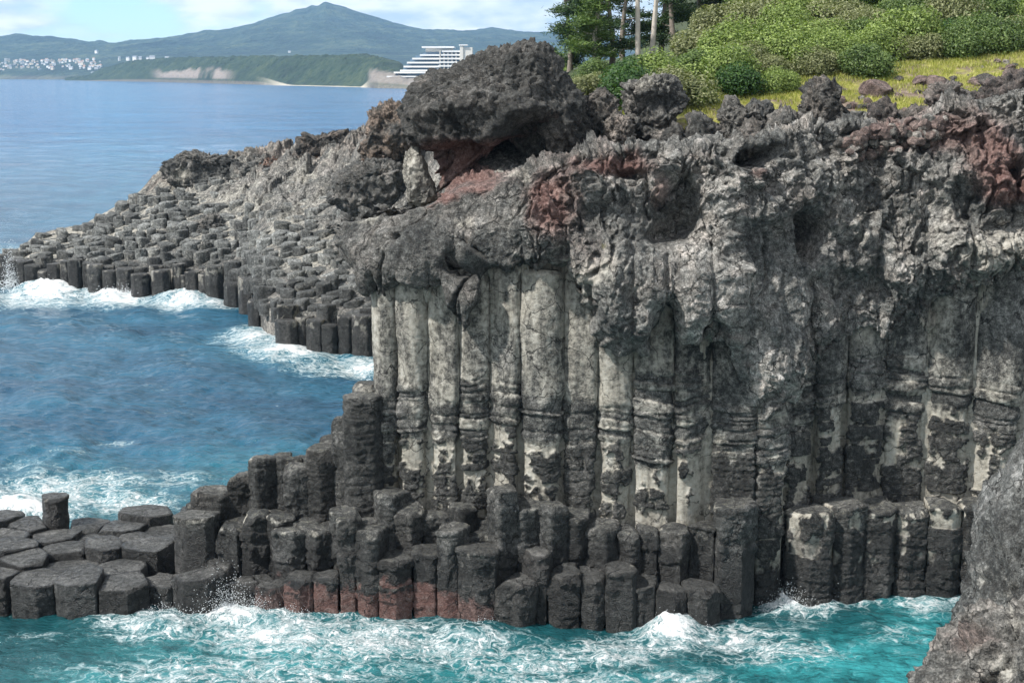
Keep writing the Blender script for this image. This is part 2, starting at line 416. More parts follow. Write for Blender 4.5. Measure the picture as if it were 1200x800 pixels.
def column(c, seed, name='basalt_column', dz=.05, N=100, zbot=-1.2, far=False):
    typ = c['typ']; top = c['top']; face = typ == 'face'
    ratio = {'face': .2, 'foot': .05, 'stair': .06, 'shelf': .05, 'stub': .2, 'block': .09, 'far': .1}[typ]
    pl = round_poly(c['poly'], N, ratio); ctr = pl.mean(0)
    tg = np.roll(pl, -1, 0) - np.roll(pl, 1, 0); nr = np.stack([tg[:,1], -tg[:,0]], 1); nr /= np.linalg.norm(nr, axis=1)[:, None]
    rs_ = np.random.default_rng(seed)
    nz = max(8, int((top - zbot) / dz)); zs = np.linspace(zbot, top, nz)
    P = np.zeros((nz, N, 3)); P[..., :2] = pl[None]; P[..., 2] = zs[:, None]
    NR = np.zeros((nz, N, 3)); NR[..., :2] = nr[None]
    front = -NR[..., 1]; Z = P[..., 2]
    # joints
    j = [zbot - .3]
    while j[-1] < top + 1: j.append(j[-1] + rs_.choice([.16, .24, .3, .38, .5, .66]) * rs_.uniform(.85, 1.2) * (1.5 if typ in ('shelf', 'block', 'foot', 'far') else 1))
    j = np.array(j); jt = rs_.uniform(-.12, .12, 2); jz = Z + .10 * perlin(P * 1.1, seed % 7) + .03 * perlin(P * 4., 3) + (P[..., 0] - ctr[0]) * jt[0] + (P[..., 1] - ctr[1]) * jt[1]
    k = np.clip(np.searchsorted(j, jz.ravel()).reshape(Z.shape), 1, len(j) - 1); t = (jz - j[k-1]) / (j[k] - j[k-1])
    prof = 1 - np.abs(2 * t - 1) ** 4.5; segr = rs_.uniform(-1, 1, len(j) + 1)[k]
    f1 = fbm(P * [1.5, 1.5, .8], 4, 1); f2 = fbm(P * 5.5, 4, 5); rg = ridged(P * [2.6, 2.6, 3.6], 4, 9)
    d = (.035 if face else .018) * f1 + .02 * f2
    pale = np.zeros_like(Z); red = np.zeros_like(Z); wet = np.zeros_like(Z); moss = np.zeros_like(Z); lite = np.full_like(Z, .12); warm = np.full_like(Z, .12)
    zr0 = 9.3 + rs_.uniform(-1.3, 1.0) + .35 * perlin(P * [1.3, 1.3, .3], 71); zr1 = min(6.9 + rs_.uniform(-1., .9), np.min(zr0) - .8)
    if c['px'] > 930: zr0 += 1.1; zr1 += 1.3
    up = sstep(zr0 - .25, zr0 + .45, Z) if face else 0 * Z
    low = 1 - sstep(zr1 - .5, zr1 + .3, Z) if face else 0 * Z
    ring = (1 - up) * (1 - low) if face else 0 * Z
    if face:
        shelf = sstep(-.55, .2, prof - .5 + .25 * f2)
        rv = sstep(-.35, .35, perlin(P * [.9, .9, 1.5], 61)); d += ring * ((.05 + .11 * rv) * prof - .05 + .075 * segr + .05 * rg)
        pale += ring * (.36 + .35 * f1 + .22 * segr + .25 * (1 - rv) - .2 * sstep(.1, .6, prof))
        blk = f1 * 1.1 + .28 * segr + .8 * (front - .7) + .25 * f2 + rs_.uniform(-.36, .06) - (.08 if c['px'] > 930 else 0)
        m = sstep(-.12, .06, blk) * sstep(.03, .25, prof + .35 * f2); d -= low * .11 * sstep(.8, .25, front)
        d += low * (m * (.085 + .09 * rg + .03 * prof) - .03)
        pale += low * (.76 * (1 - m) + .3 * f1 + .12); moss += low * (1 - m) * .22 + low * .12
        d += up * (.13 * perlin(P * [.9, .9, .45], 21) + .05 + .05 * ridged(P * [1.2, 1.2, .7], 3, 23))
        pale += up * (.62 + .55 * fbm(P * [.7, .7, .35], 3, 31) - (.25 if c['px'] > 790 else 0))
        wet += 1.2 * (1 - sstep(.8, 2.2, Z)); pale *= sstep(.7, 2.4, Z)
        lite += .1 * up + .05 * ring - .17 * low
    else:
        crust = {'foot': .75, 'stair': .8, 'shelf': .12, 'stub': .2, 'block': .1, 'far': .1}[typ]
        m = sstep(-.12, .10, f1 + .25 * segr + .22 * rs_.uniform(-1, 1) + .25 * (Z - 2.6))
        if c['px'] > 930: m = sstep(-.1, .04, f1 * 1.1 + .25 * segr + .4 * (front - .5)) * sstep(.02, .2, prof + .3 * f2)
        d += crust * m * (.04 + .085 * rg + .03 * prof) + .018 * segr + .012 * prof
        d += .010 * perlin(P * [.8, .8, 9.], 13) - .03 * sstep(.22, .0, prof) * sstep(-.2, .3, perlin(P * [.7, .7, .7], 19)) + .05 * facet(P * [1.1, 1.1, .8], 3) * .8
        pale += np.where(c['px'] > 930, .8 * (1 - m) * sstep(1., 2.2, Z), .24 * (1 - m) * sstep(1.5, 3., Z)) + .55 * (1 - sstep(-.45, .0, front)) * sstep(2., 3.2, Z) * (.3 if typ in ('shelf', 'block') else 1)
        wet += .85 * (1 - sstep(2.2, 4.2, Z + .8 * f1)); moss += .2 * sstep(.5, 2, Z)
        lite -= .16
    zr = zred(c['px'])
    if not face: lite += rs_.uniform(-.12, .12); warm += rs_.uniform(-.12, .12)
    red += 1.7 * zr ** .4 * (1 - sstep(.7, 1.35, Z + .45 * f2 + .7 * f1 - .35 * zr + .25 * segr)) * (zr > .05); wet *= 1 - .4 * sstep(.2, .8, red); pale += .35 * zr * np.exp(-((Z - 1.5) / .35) ** 2)
    # round the shoulder
    if not face: pale += .5 * sstep(top - .35, top - .12, Z) * sstep(-.05, .35, f1) * (top > 2.2)
    sh = {'face': .35, 'foot': .16, 'stair': .2, 'shelf': .07, 'stub': .25, 'block': .06, 'far': .12}[typ]
    if not face: sh = sh * np.clip(.35 + 1.6 * perlin(P * [1.3, 1.3, .2], 17), .15, 1.3)
    s = np.clip((Z - (top - sh)) / np.maximum(sh, .02), 0, 1); d -= sh * .55 * s ** 2.6
    P = P + NR * d[..., None]
    # a tilt and an uneven top
    rows = [P]; at = {'pale': [pale], 'red': [red], 'wet': [wet], 'moss': [moss], 'lite': [lite], 'warm': [warm]}
    tx, ty = rs_.uniform(-.09, .09, 2) * (1.2 if typ in ('foot', 'stair') else .8)
    K = 9
    last = P[-1]; dish = rs_.uniform(-.05, .08)
    for q in range(1, K + 1):
        f = 1 - q / K * .985
        ring_ = np.empty_like(last); ring_[:, :2] = ctr + (last[:, :2] - ctr) * f
        ring_[:, 2] = last[:, 2] + dish * (1 - f * f) * .8
        ring_[:, 2] += .05 * fbm(ring_ * [2.2, 2.2, 1], 3, 40) * min(1, q / 2) + (.07 * crust * ridged(ring_ * [2.5, 2.5, 1], 3, 41) if not face else 0)
        rows.append(ring_[None]); o = np.ones((1, N))
        at['pale'].append(o * (.12 if typ != 'shelf' else .18)); at['red'].append(o * 0); at['wet'].append(o * .55 if top < 3.2 else o * .2)
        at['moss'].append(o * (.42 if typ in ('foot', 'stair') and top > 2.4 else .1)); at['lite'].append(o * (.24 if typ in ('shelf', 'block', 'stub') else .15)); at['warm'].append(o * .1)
    P = np.concatenate(rows)
    dxy = P[..., :2] - ctr; P[..., 2] += (dxy[..., 0] * tx + dxy[..., 1] * ty) * sstep(top - 1.2, top, P[..., 2])
    if not face and typ != 'far':
        Q = P - np.array([ctr[0], ctr[1], top])
        for _ in range(rs_.integers(1, 4)):
            a = rs_.uniform(0, 6.28); el = rs_.uniform(.35, 1.0); n_ = np.array([math.cos(a) * math.cos(el), math.sin(a) * math.cos(el), math.sin(el)])
            e = Q @ n_; h_ = e.max() - rs_.choice([.04, .07, .12, .2]) * rs_.uniform(.7, 1.3)
            Q = Q - n_ * (np.maximum(e - h_, 0) * .9)[..., None]
        P = Q + np.array([ctr[0], ctr[1], top])
    F_ = [grid_faces(len(P), N, True)]
    cap = np.arange(N)[None, :] + (len(P) - 1) * N
    F_.append(cap)
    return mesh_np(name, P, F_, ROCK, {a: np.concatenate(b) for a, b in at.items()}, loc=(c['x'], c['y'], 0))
groups = {}
for c in kept:
    t = c['typ']
    if t == 'face': key = 'face'
    elif t == 'foot': key = 'water' if c['q'] < .42 else 'step'
    elif t == 'stair': key = 'stair0' if c['q'] < .3 else ('stair1' if c['q'] < .68 else 'stair2')
    elif t in ('stub', 'block'): key = t
    else: key = 'shelf%d' % min(4, int((c['y'] - Yf(c['px'])) / 1.75))
    c['key'] = key; groups.setdefault(key, []).append(c)
LBL = {'face': 'tall ringed basalt column in the cliff face, {o} from the seaward left end',
       'water': 'low basalt stump at the cliff foot, {o} from left in its waterline row',
       'step': 'basalt stump behind the waterline row of the big cliff, {o} from left',
       'stair0': 'dark basalt step between shelf and cliff, {o} from left in the surf row',
       'stair1': 'dark basalt step between shelf and cliff, {o} from left in the middle row',
       'stair2': 'knobby basalt column on the crest between flat shelf and cliff, {o} from left',
       'block': 'big square-edged basalt block standing above the flat shelf, {o} of two from left',
       'stub': 'narrow lone basalt stub standing upright on the back edge of the flat shelf'}
SH = ['front row over the surf', 'second row from surf', 'third row from surf', 'fourth row from surf', 'back row by the open sea']
GRP = {'face': 'tall columns of the cliff face', 'water': 'column stumps at the cliff foot', 'step': 'column stumps at the cliff foot', 'block': 'blocks above the flat shelf', 'stub': None}
sid = 100
for key, L in groups.items():
    L.sort(key=lambda c: c['x'])
    for n, c in enumerate(L):
        sid += 1; o = column(c, sid)
        lb = LBL.get(key) or ('flat column top on the low shelf, {o} in the ' + SH[int(key[-1])])
        g = GRP[key] if key in GRP else ('columns stepping up to the cliff' if key.startswith('stair') else 'flat column tops of the low shelf')
        tag(o, lb.format(o=ORD[n]), 'rock column', g, 'thing')
print('near columns', len(kept), {k: len(v) for k, v in groups.items()})
# rock shelf between and under the columns
def minf(a, r):
    b = a.copy()
    for dx in range(-r, r + 1):
        for dy in range(-r, r + 1): b = np.minimum(b, np.roll(np.roll(a, dx, 1), dy, 0))
    return b
hk = np.where(own >= 0, hm, -1.5); hb = np.minimum(minf(hk, 4), 8.) - .35
sx, sy = GX[::2, ::2], GY[::2, ::2]; sz = hb[::2, ::2]; sP = np.stack([sx, sy, sz], -1); sP[..., 2] += .1 * fbm(sP * 1.5, 3, 3)
o = mesh_np('rock_shelf', sP, grid_faces(*sx.shape), ROCK, {'wet': np.full(sx.shape, .8), 'lite': np.full(sx.shape, .0)})
tag(o, 'dark wet rock bed under the basalt columns', 'rock', None, 'structure')

# ================================================================== the cliff: backing wall, overhanging lava cap, top
ZBOT = [(395,300),(412,318),(425,338),(445,345),(470,335),(500,345),(520,335),(532,380),(545,392),(560,330),(580,318),(598,325),(612,318),(640,312),(668,330),(690,338),(702,375),(722,400),(745,412),(768,400),(776,372),(784,365),(792,400),(815,396),(850,400),(880,470),(905,482),(935,474),(952,440),(985,415),(1002,385),(1020,378),(1040,395),(1060,385),(1085,370),(1110,352),(1140,345),(1170,330),(1200,325),(1290,330)]
ZTOP = [(395,270),(405,262),(440,258),(470,254),(500,242),(545,224),(600,214),(640,196),(690,184),(730,176),(765,172),(800,176),(840,168),(880,172),(930,152),(980,150),(1040,152),(1100,128),(1200,108),(1290,100)]
BUMPS = [(440,300,60,35,.3),(500,290,50,40,.25),(555,360,40,36,.35),(740,350,58,62,1.0),(715,290,48,38,.4),(835,345,46,52,.75),(905,430,34,58,.65),(870,232,58,44,.75),(965,225,46,40,.6),(1025,395,26,40,.45),
         (1085,300,60,45,.5),(1160,190,50,45,.75),(640,262,34,50,.3),(1150,292,55,22,.55),(700,215,45,26,.6),(930,330,24,50,.35),(800,190,50,16,.4),(1075,215,60,30,.3),
         (545,310,19,10,-2.6),(790,262,28,20,-2.4),(779,388,13,36,-1.5),(836,382,11,9,-1.),(948,278,14,26,-2.2),(885,186,16,11,-2.),(466,282,5,4,-.7),(1000,332,42,15,-.55),(660,320,20,36,-.35),(800,228,18,20,-.8),(1190,205,9,12,-.9),(1020,262,9,12,-.6),(740,205,12,7,-.6),(850,300,12,10,-.4)]
CRK = [[(606,312),(606,345)],[(531,380),(536,345),(553,318)],[(447,345),(455,300)],[(893,275),(896,325),(887,345)],[(1134,268),(1133,325)],[(782,300),(776,350),(786,395)],[(955,300),(952,380),(960,430)],[(697,330),(699,390)],[(1000,350),(985,400)]]
def Yb(px): return Yc(px) - 1.15 + .35 * sstep(500, 430, px)
pxs = np.concatenate([np.arange(402, 1240, 1.05), np.arange(1240, 1600, 2.4)]); nw = 60
ncol = len(pxs) + nw
yb = Yb(pxs); zb = atY(pxs, lerpt(pxs, ZBOT), yb)[2]; zt = atY(pxs, lerpt(pxs, ZTOP), yb + .8)[2]
NB, NU, NF, NTp = 60, 12, 250, 150
tF = np.linspace(0, 1, NF); tT = np.linspace(0, 1, NTp + 1)[1:]
xm = atY(pxs, 330 + 0 * pxs, yb)[0]
xmb = xm + 1.5 * sstep(462, 402, pxs)
rows = []
for r in range(NB): 
    t = r / (NB - 1); z = -2 + (zb + .9 + 2) * t; rows.append(np.stack([xmb, yb + .95, z], -1))
for r in range(1, NU + 1):
    t = r / (NU + 1); rows.append(np.stack([xmb + (xm - xmb) * t, yb + .95 - .95 * t, zb + .9 * (1 - t) ** .6], -1))
for t in tF:
    lean = .8 * t ** 2
    rows.append(np.stack([xm, yb + lean - .25 * np.sin(np.pi * min(1, t * 1.2)), zb + (zt - zb) * t], -1))
def terrain(X, Y):
    z = np.interp(Y, [60, 66, 70, 78, 86, 95, 110, 140], [17.0, 18.0, 19.9, 21.9, 23.3, 25.0, 28., 31.])
    z = z + .05 * np.clip(X - 10, -12, 40) * np.clip((Y - 62) / 10, 0, 1)
    z = z - 2.0 * sstep(13, 2, X) * sstep(74, 88, Y)
    z = np.where(Y > 80, np.minimum(z, 22.0 + .18 * (X - 3) + 14 * sstep(13, 24, X)), z)
    return z
for t in tT:
    y = yb + .8 + 9.5 * t
    z = zt + ((terrain(xm, y) - .1 - zt) * sstep(0, 1, t) + .25 * np.sin(np.pi * t)) * sstep(482, 540, pxs) - 3.2 * t * sstep(540, 482, pxs)
    rows.append(np.stack([xm, y, z], -1))
B = np.array(rows)                                   # rows x cols
# side wall, turning back on the seaward end
side = []
for k in range(nw, 0, -1):
    q = k / nw; e = B[:, 0].copy(); back = 14 * q
    e[:, 1] = e[:, 1] + back; e[:, 0] += -.5 * np.sin(np.pi * min(1, q * 3)) + 3.5 * q * q
    e[:, 2] = e[:, 2] + .0
    side.append(e)
B = np.concatenate([np.stack(side, 1), B], 1)
nrow = len(B)
Nn = grid_normals(B); Nn *= np.sign(-(Nn[NB + NU + 60, nw + 300, 1]))
for _ in range(6): Nn = (Nn + np.roll(Nn, 1, 0) + np.roll(Nn, -1, 0)) / 3
Nn /= np.linalg.norm(Nn, axis=-1, keepdims=True) + 1e-9
PXg, PYg = proj(B[..., 0], B[..., 1], B[..., 2])
inface = np.zeros(B.shape[:2]); inface[NB:NB + NU + NF + 40, nw:] = 1
wj = fbm(B * .9, 3, 50) * 16; wj2 = fbm(B * .9, 3, 55) * 16
PXw, PYw = PXg + wj, PYg + wj2
o_ = np.zeros(B.shape[:2])
for (bx, by, ax, ay, amp) in BUMPS:
    r2 = ((PXw - bx) / ax) ** 2 + ((PYw - by) / ay) ** 2
    o_ += inface * amp * (1.35 if amp > 0 else 1.1) * np.exp(-r2 ** 1.6 * .9)
zrel = np.zeros(B.shape[:2]); zrel[NB + NU:NB + NU + NF] = tF[:, None]; zrel[NB + NU + NF:] = 1
flute = np.zeros(B.shape[:2])
for i_, p_ in enumerate(FACE_PX):
    w_ = .5 * (FACE_PX[min(i_ + 1, len(FACE_PX) - 1)] - FACE_PX[max(i_ - 1, 0)]) / 2 * 1.08
    flute = np.maximum(flute, np.sqrt(np.clip(1 - ((PXg + wj * .22 - p_) / max(w_, 12)) ** 2, 0, 1)))
fl_top = .30 + .3 * sstep(640, 800, PXg) + .25 * fbm(B * .35, 3, 57)
o_ += inface * ((flute - .75) * .62 * sstep(fl_top + .25, fl_top - .25, zrel) - .42 * sstep(.16, .0, zrel) * (PXg > 450))
for L in CRK:
    for (x0, y0), (x1, y1) in zip(L[:-1], L[1:]):
        qx, qy = PXg + wj * .25, PYg + wj2 * .25
        tt = np.clip(((qx - x0) * (x1 - x0) + (qy - y0) * (y1 - y0)) / ((x1-x0)**2 + (y1-y0)**2), 0, 1)
        dd = np.hypot(qx - x0 - tt * (x1 - x0), qy - y0 - tt * (y1 - y0)); o_ -= inface * .38 * np.exp(-(dd / 2.1) ** 2)
warp = np.stack([fbm(B * .8, 3, 60), fbm(B * .8, 3, 64), fbm(B * .8, 3, 68)], -1) * .7
W = B + warp
slab = sstep(640, 590, PXg) * inface
rim = np.zeros(B.shape[:2]); rim[NB + NU + NF - 70:NB + NU + NF + 60] = 1
for _ in range(20): rim = (rim + np.roll(rim, 1, 0) + np.roll(rim, -1, 0)) / 3
lobe = inface * np.clip(np.exp(-(((PXg - 850) / 195) ** 2 + ((PYg - 360) / 105) ** 2) ** 2), 0, 1)
chaos = (1 - .8 * slab) * (1 + .1 * rim) * (1 - .7 * lobe)
bx_ = np.zeros(B.shape[:2]); bx_[NB - 8:] = 1
big = fbm(W * .42, 3, 70) * .55
r1 = ridged(W * [.85, .85, .42], 5, 74, .5); r2_ = ridged(W * [2.1, 2.1, 1.3], 4, 80, .5); cre = 1 - sstep(0, .16, np.abs(perlin(W * [.9, .9, .28], 91))); cre2 = 1 - sstep(0, .12, np.abs(perlin(W * [1.5, 1.5, .7], 93)))
wd, wv = worley(W * 1.1, 5)
lump = (wv - .5) * (.35 + .5 * rim) * sstep(.8, .4, wd); wd3, wv3 = worley(W * 2.1, 15); lump = lump * .5 + (.42 + .2 * rim) * facet(W * [.7, .7, .55], 4) + .24 * facet(W * [1.8, 1.8, 1.3], 8) + .10 * facet(W * 4.2, 11)
disp = o_ + bx_ * (big * (1 - .5 * slab) + chaos * (.26 * r1 + .08 * r2_ + lump * .85 - .1 + .03 * ridged(B * 5.5, 3, 86) - .26 * cre - .12 * cre2) + .035 * fbm(B * 7, 4, 88) + .05 * fbm(B * [2, 2, 2], 3, 90))
wd2, wv2 = worley(B * 3.1, 9)
disp -= bx_ * chaos * .09 * sstep(.42, .2, wd2) * (wv2 > .6)
fade = np.ones(B.shape[:2]); fade[-70:] = np.linspace(1, .5, 70)[:, None]
fade[:NB-8] = .3; tl_ = np.arange(nrow) - (NB + NU + NF); fade *= np.where(tl_ > 0, 1 - .5 * sstep(4, 22, tl_), 1)[:, None]
disp *= fade
P = B + Nn * disp[..., None]
f1 = fbm(B * .5, 4, 95); f2 = fbm(B * 1.6, 4, 97)
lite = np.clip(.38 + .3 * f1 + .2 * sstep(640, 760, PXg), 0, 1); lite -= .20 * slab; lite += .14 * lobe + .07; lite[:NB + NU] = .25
pale = np.where(slab > .5, -.06, .02) + .3 * f1 + .15 * f2
for (bx, by, ax, ay, amp) in [(655,340,40,30,.7),(720,320,45,26,.3),(700,300,25,40,.2),(800,350,60,40,.12),(870,225,50,30,.15),(970,215,40,45,.35),(1120,290,70,30,.42),(1100,240,60,40,.2),(1190,290,40,40,.4),(600,275,20,40,.2),(545,262,14,8,.6),(660,232,14,10,.7),(610,205,22,8,.6),(1000,275,12,20,.4),(1150,330,40,30,.3),(430,255,50,7,.5)]:
    pale += inface * amp * np.exp(-((PXw - bx) / ax) ** 2 - ((PYw - by) / ay) ** 2)
red = np.zeros_like(pale); warm = .25 + .3 * f2 + .0 * pale
allf = np.ones_like(inface); allf[:NB] = 0
for (bx, by, ax, ay, amp) in [(645,238,34,40,1.),(720,195,55,14,1.1),(550,208,48,18,1.),(520,232,22,9,1.),(775,225,16,22,.7),(1165,195,45,34,.95),(1120,150,70,26,.75),(1050,165,50,20,.6),(1190,225,30,18,.9),(880,206,18,9,.6),(820,182,30,8,.35),(690,290,26,30,.35),(930,230,22,26,.35),(985,300,30,30,.25)]:
    red += allf * amp * np.exp(-(((PXw - bx) / ax) ** 2 + ((PYw - by) / ay) ** 2) ** 1.4)
pale[:NB] = .85 + .3 * f1[:NB]; wet = np.zeros_like(pale); wet[:NB] = 1.2 * (1 - sstep(.8, 2., B[:NB, :, 2])); pale[:NB] *= sstep(.8, 2.4, B[:NB, :, 2])
moss = np.zeros_like(pale); moss += inface * .75 * np.exp(-((PXg - 705) / 8) ** 2 - ((PYg - 289) / 5) ** 2) + .25 * slab
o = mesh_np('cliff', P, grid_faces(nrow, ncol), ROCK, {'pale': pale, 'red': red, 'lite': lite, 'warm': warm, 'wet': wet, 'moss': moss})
CLP = P.reshape(-1, 3); CLPX, CLPY = proj(CLP[:, 0], CLP[:, 1], CLP[:, 2])
tag(o, 'big dark lava cliff with overhanging cap above ringed basalt columns', 'cliff', None, 'structure')
# ================================================================== rocks
_ico = {}
def ico(sub):
    if sub not in _ico:
        bm = bmesh.new(); bmesh.ops.create_icosphere(bm, subdivisions=sub, radius=1.)
        V = np.array([v.co[:] for v in bm.verts]); Fc = np.array([[v.index for v in f.verts] for f in bm.faces]); bm.free()
        V /= np.linalg.norm(V, axis=1)[:, None]; _ico[sub] = (V, Fc)
    return _ico[sub]
def outline_rock(name, outline, Y, df, db, seed, sub=6, amp=1., rough=1., boxy=.62, dents=(), red=(), pale=(), lite=.2, warm=.25, redb=0., paleb=0., moss=0., wetz=None, center=None):
    """a rock whose silhouette follows an outline, with its own depth in front of (df) and behind (db) the plane Y"""
    V, Fc = ico(sub)
    O = np.array([[atY(px, py, Y)[0], atY(px, py, Y)[2]] for px, py in outline])
    c = O.mean(0) if center is None else np.array([atY(*center, Y)[0], atY(*center, Y)[2]])
    # densify and polar-interpolate
    Q = np.vstack([O, O[:1]]); L = np.concatenate([[0], np.cumsum(np.hypot(*np.diff(Q, axis=0).T))]); s = np.linspace(0, L[-1], 400)
    D = np.stack([np.interp(s, L, Q[:,0]), np.interp(s, L, Q[:,1])], 1) - c
    an = np.arctan2(D[:,1], D[:,0]); rr = np.hypot(*D.T); od = np.argsort(an); an, rr = an[od], rr[od]
    al = np.arctan2(V[:,2], V[:,0]); Ra = np.interp(al, np.concatenate([an - 2*np.pi, an, an + 2*np.pi]), np.concatenate([rr, rr, rr]))
    sb = np.sqrt(V[:,0]**2 + V[:,2]**2); m = sb ** boxy
    Ra0 = rr.mean(); Rm = Ra0 + (Ra - Ra0) * sstep(0, .75, sb)
    dep = np.where(V[:,1] < 0, df, db)
    P = np.stack([c[0] + Rm * m * np.cos(al), Y + np.sign(V[:,1]) * np.abs(V[:,1]) ** .75 * dep, c[1] + Rm * m * np.sin(al)], -1)
    N = V * np.array([1 / max(.3, Ra0), 1 / max(.3, df), 1 / max(.3, Ra0)]); N /= np.linalg.norm(N, axis=1)[:, None]
    so_ = seed * 7.7; Pn = P + so_
    W = Pn + np.stack([fbm(Pn * .8, 3, 1), fbm(Pn * .8, 3, 5), fbm(Pn * .8, 3, 9)], -1) * .6
    sc = min(1., Ra0 / 2.2) + .15
    k = 1 / max(.35, sc)
    fine = .085 * ridged(Pn * 3.4, 5, 27, .6) * rough + .03 * fbm(Pn * 11, 3, 29)
    d = fine + sc * (.30 * fbm(W * .55 * k, 3, 11) + rough * (.30 * ridged(W * .95 * k, 5, 15, .6) + .10 * ridged(W * 2.6 * k, 4, 21)) - .22) + .04 * fbm(Pn * 7, 4, 25) * rough
    d += sc * rough * (.5 if sub > 6 else 1.) * (.30 * facet(W * .9 * k, 4) + .17 * facet(W * 2.3 * k, 8)) + .035 * rough * facet(Pn * 5, 12)
    wd, wv = worley(Pn * 1.6 * k, 3); d += sc * rough * .16 * (wv - .5) * sstep(.7, .4, wd)
    wd, wv = worley(Pn * 3.6, 7); d -= .07 * rough * sstep(.4, .15, wd) * (wv > .55)
    rp = np.random.default_rng(seed + 500); scl = np.array([Ra0, (df + db) / 2, Ra0]); U = (P - [c[0], Y, c[1]]) / scl
    for _ in range(22):
        n_ = rp.normal(size=3); n_ /= np.linalg.norm(n_); e = U @ n_; h_ = e.max() * rp.uniform(.90 if sub > 6 else .82, .98); U = U - n_ * (np.maximum(e - h_, 0) * .92)[:, None]
    P = U * scl + [c[0], Y, c[1]]
    px, py = proj(P[:,0], P[:,1], P[:,2]); fr = (N[:,1] < .35)
    jx = fbm(Pn * 1.1, 3, 33) * 14; jy = fbm(Pn * 1.1, 3, 37) * 14
    for (bx, by, ax, ay, a) in dents:
        d += fr * a * np.exp(-(((px + jx - bx) / ax) ** 2 + ((py + jy - by) / ay) ** 2) ** 1.5)
    P = P + N * (d * amp)[:, None]
    f1 = fbm(Pn * .6, 4, 41); f2 = fbm(Pn * 2., 3, 45)
    at = {'red': redb + .25 * f1, 'pale': paleb + .3 * f1 + .1 * f2, 'lite': np.clip(lite + .15 * f1, 0, 1), 'warm': warm + .3 * f2, 'moss': moss + 0 * f1, 'wet': 0 * f1 if wetz is None else 1 - sstep(wetz, wetz + 1.5, P[:,2])}
    for lst, an_ in ((red, 'red'), (pale, 'pale')):
        for (bx, by, ax, ay, a) in lst: at[an_] = at[an_] + a * np.exp(-(((px - bx) / ax) ** 2 + ((py - by) / ay) ** 2) ** 1.3)
    loc = (c[0], Y, P[:,2].min())
    return mesh_np(name, P, Fc, ROCK, at, loc=loc)
o = outline_rock('lava_boulder', [(492,118),(498,98),(511,84),(530,85),(560,72),(590,59),(612,54),(636,60),(654,76),(666,98),(678,120),(688,150),(690,180),(676,200),(640,210),(600,205),(560,212),(515,222),(508,200),(500,178),(493,150)],
                 67.2, 3.4, 4.2, 3, sub=7, amp=1.25, dents=[(632,170,40,26,-1.7),(552,196,56,24,-2.3),(615,200,50,16,-1.2),(505,150,22,30,.5),(560,160,50,12,.35),(575,128,60,22,.4),(520,120,40,20,.3)],
                 red=[(548,195,60,30,1.5),(600,174,34,12,.7),(650,150,26,20,.45),(520,190,30,24,.6)], lite=-.2, warm=.22, center=(592,140))
tag(o, 'huge dark craggy lava boulder with red hollow underneath on the cliff top', 'boulder', 'rocks on the cliff top')
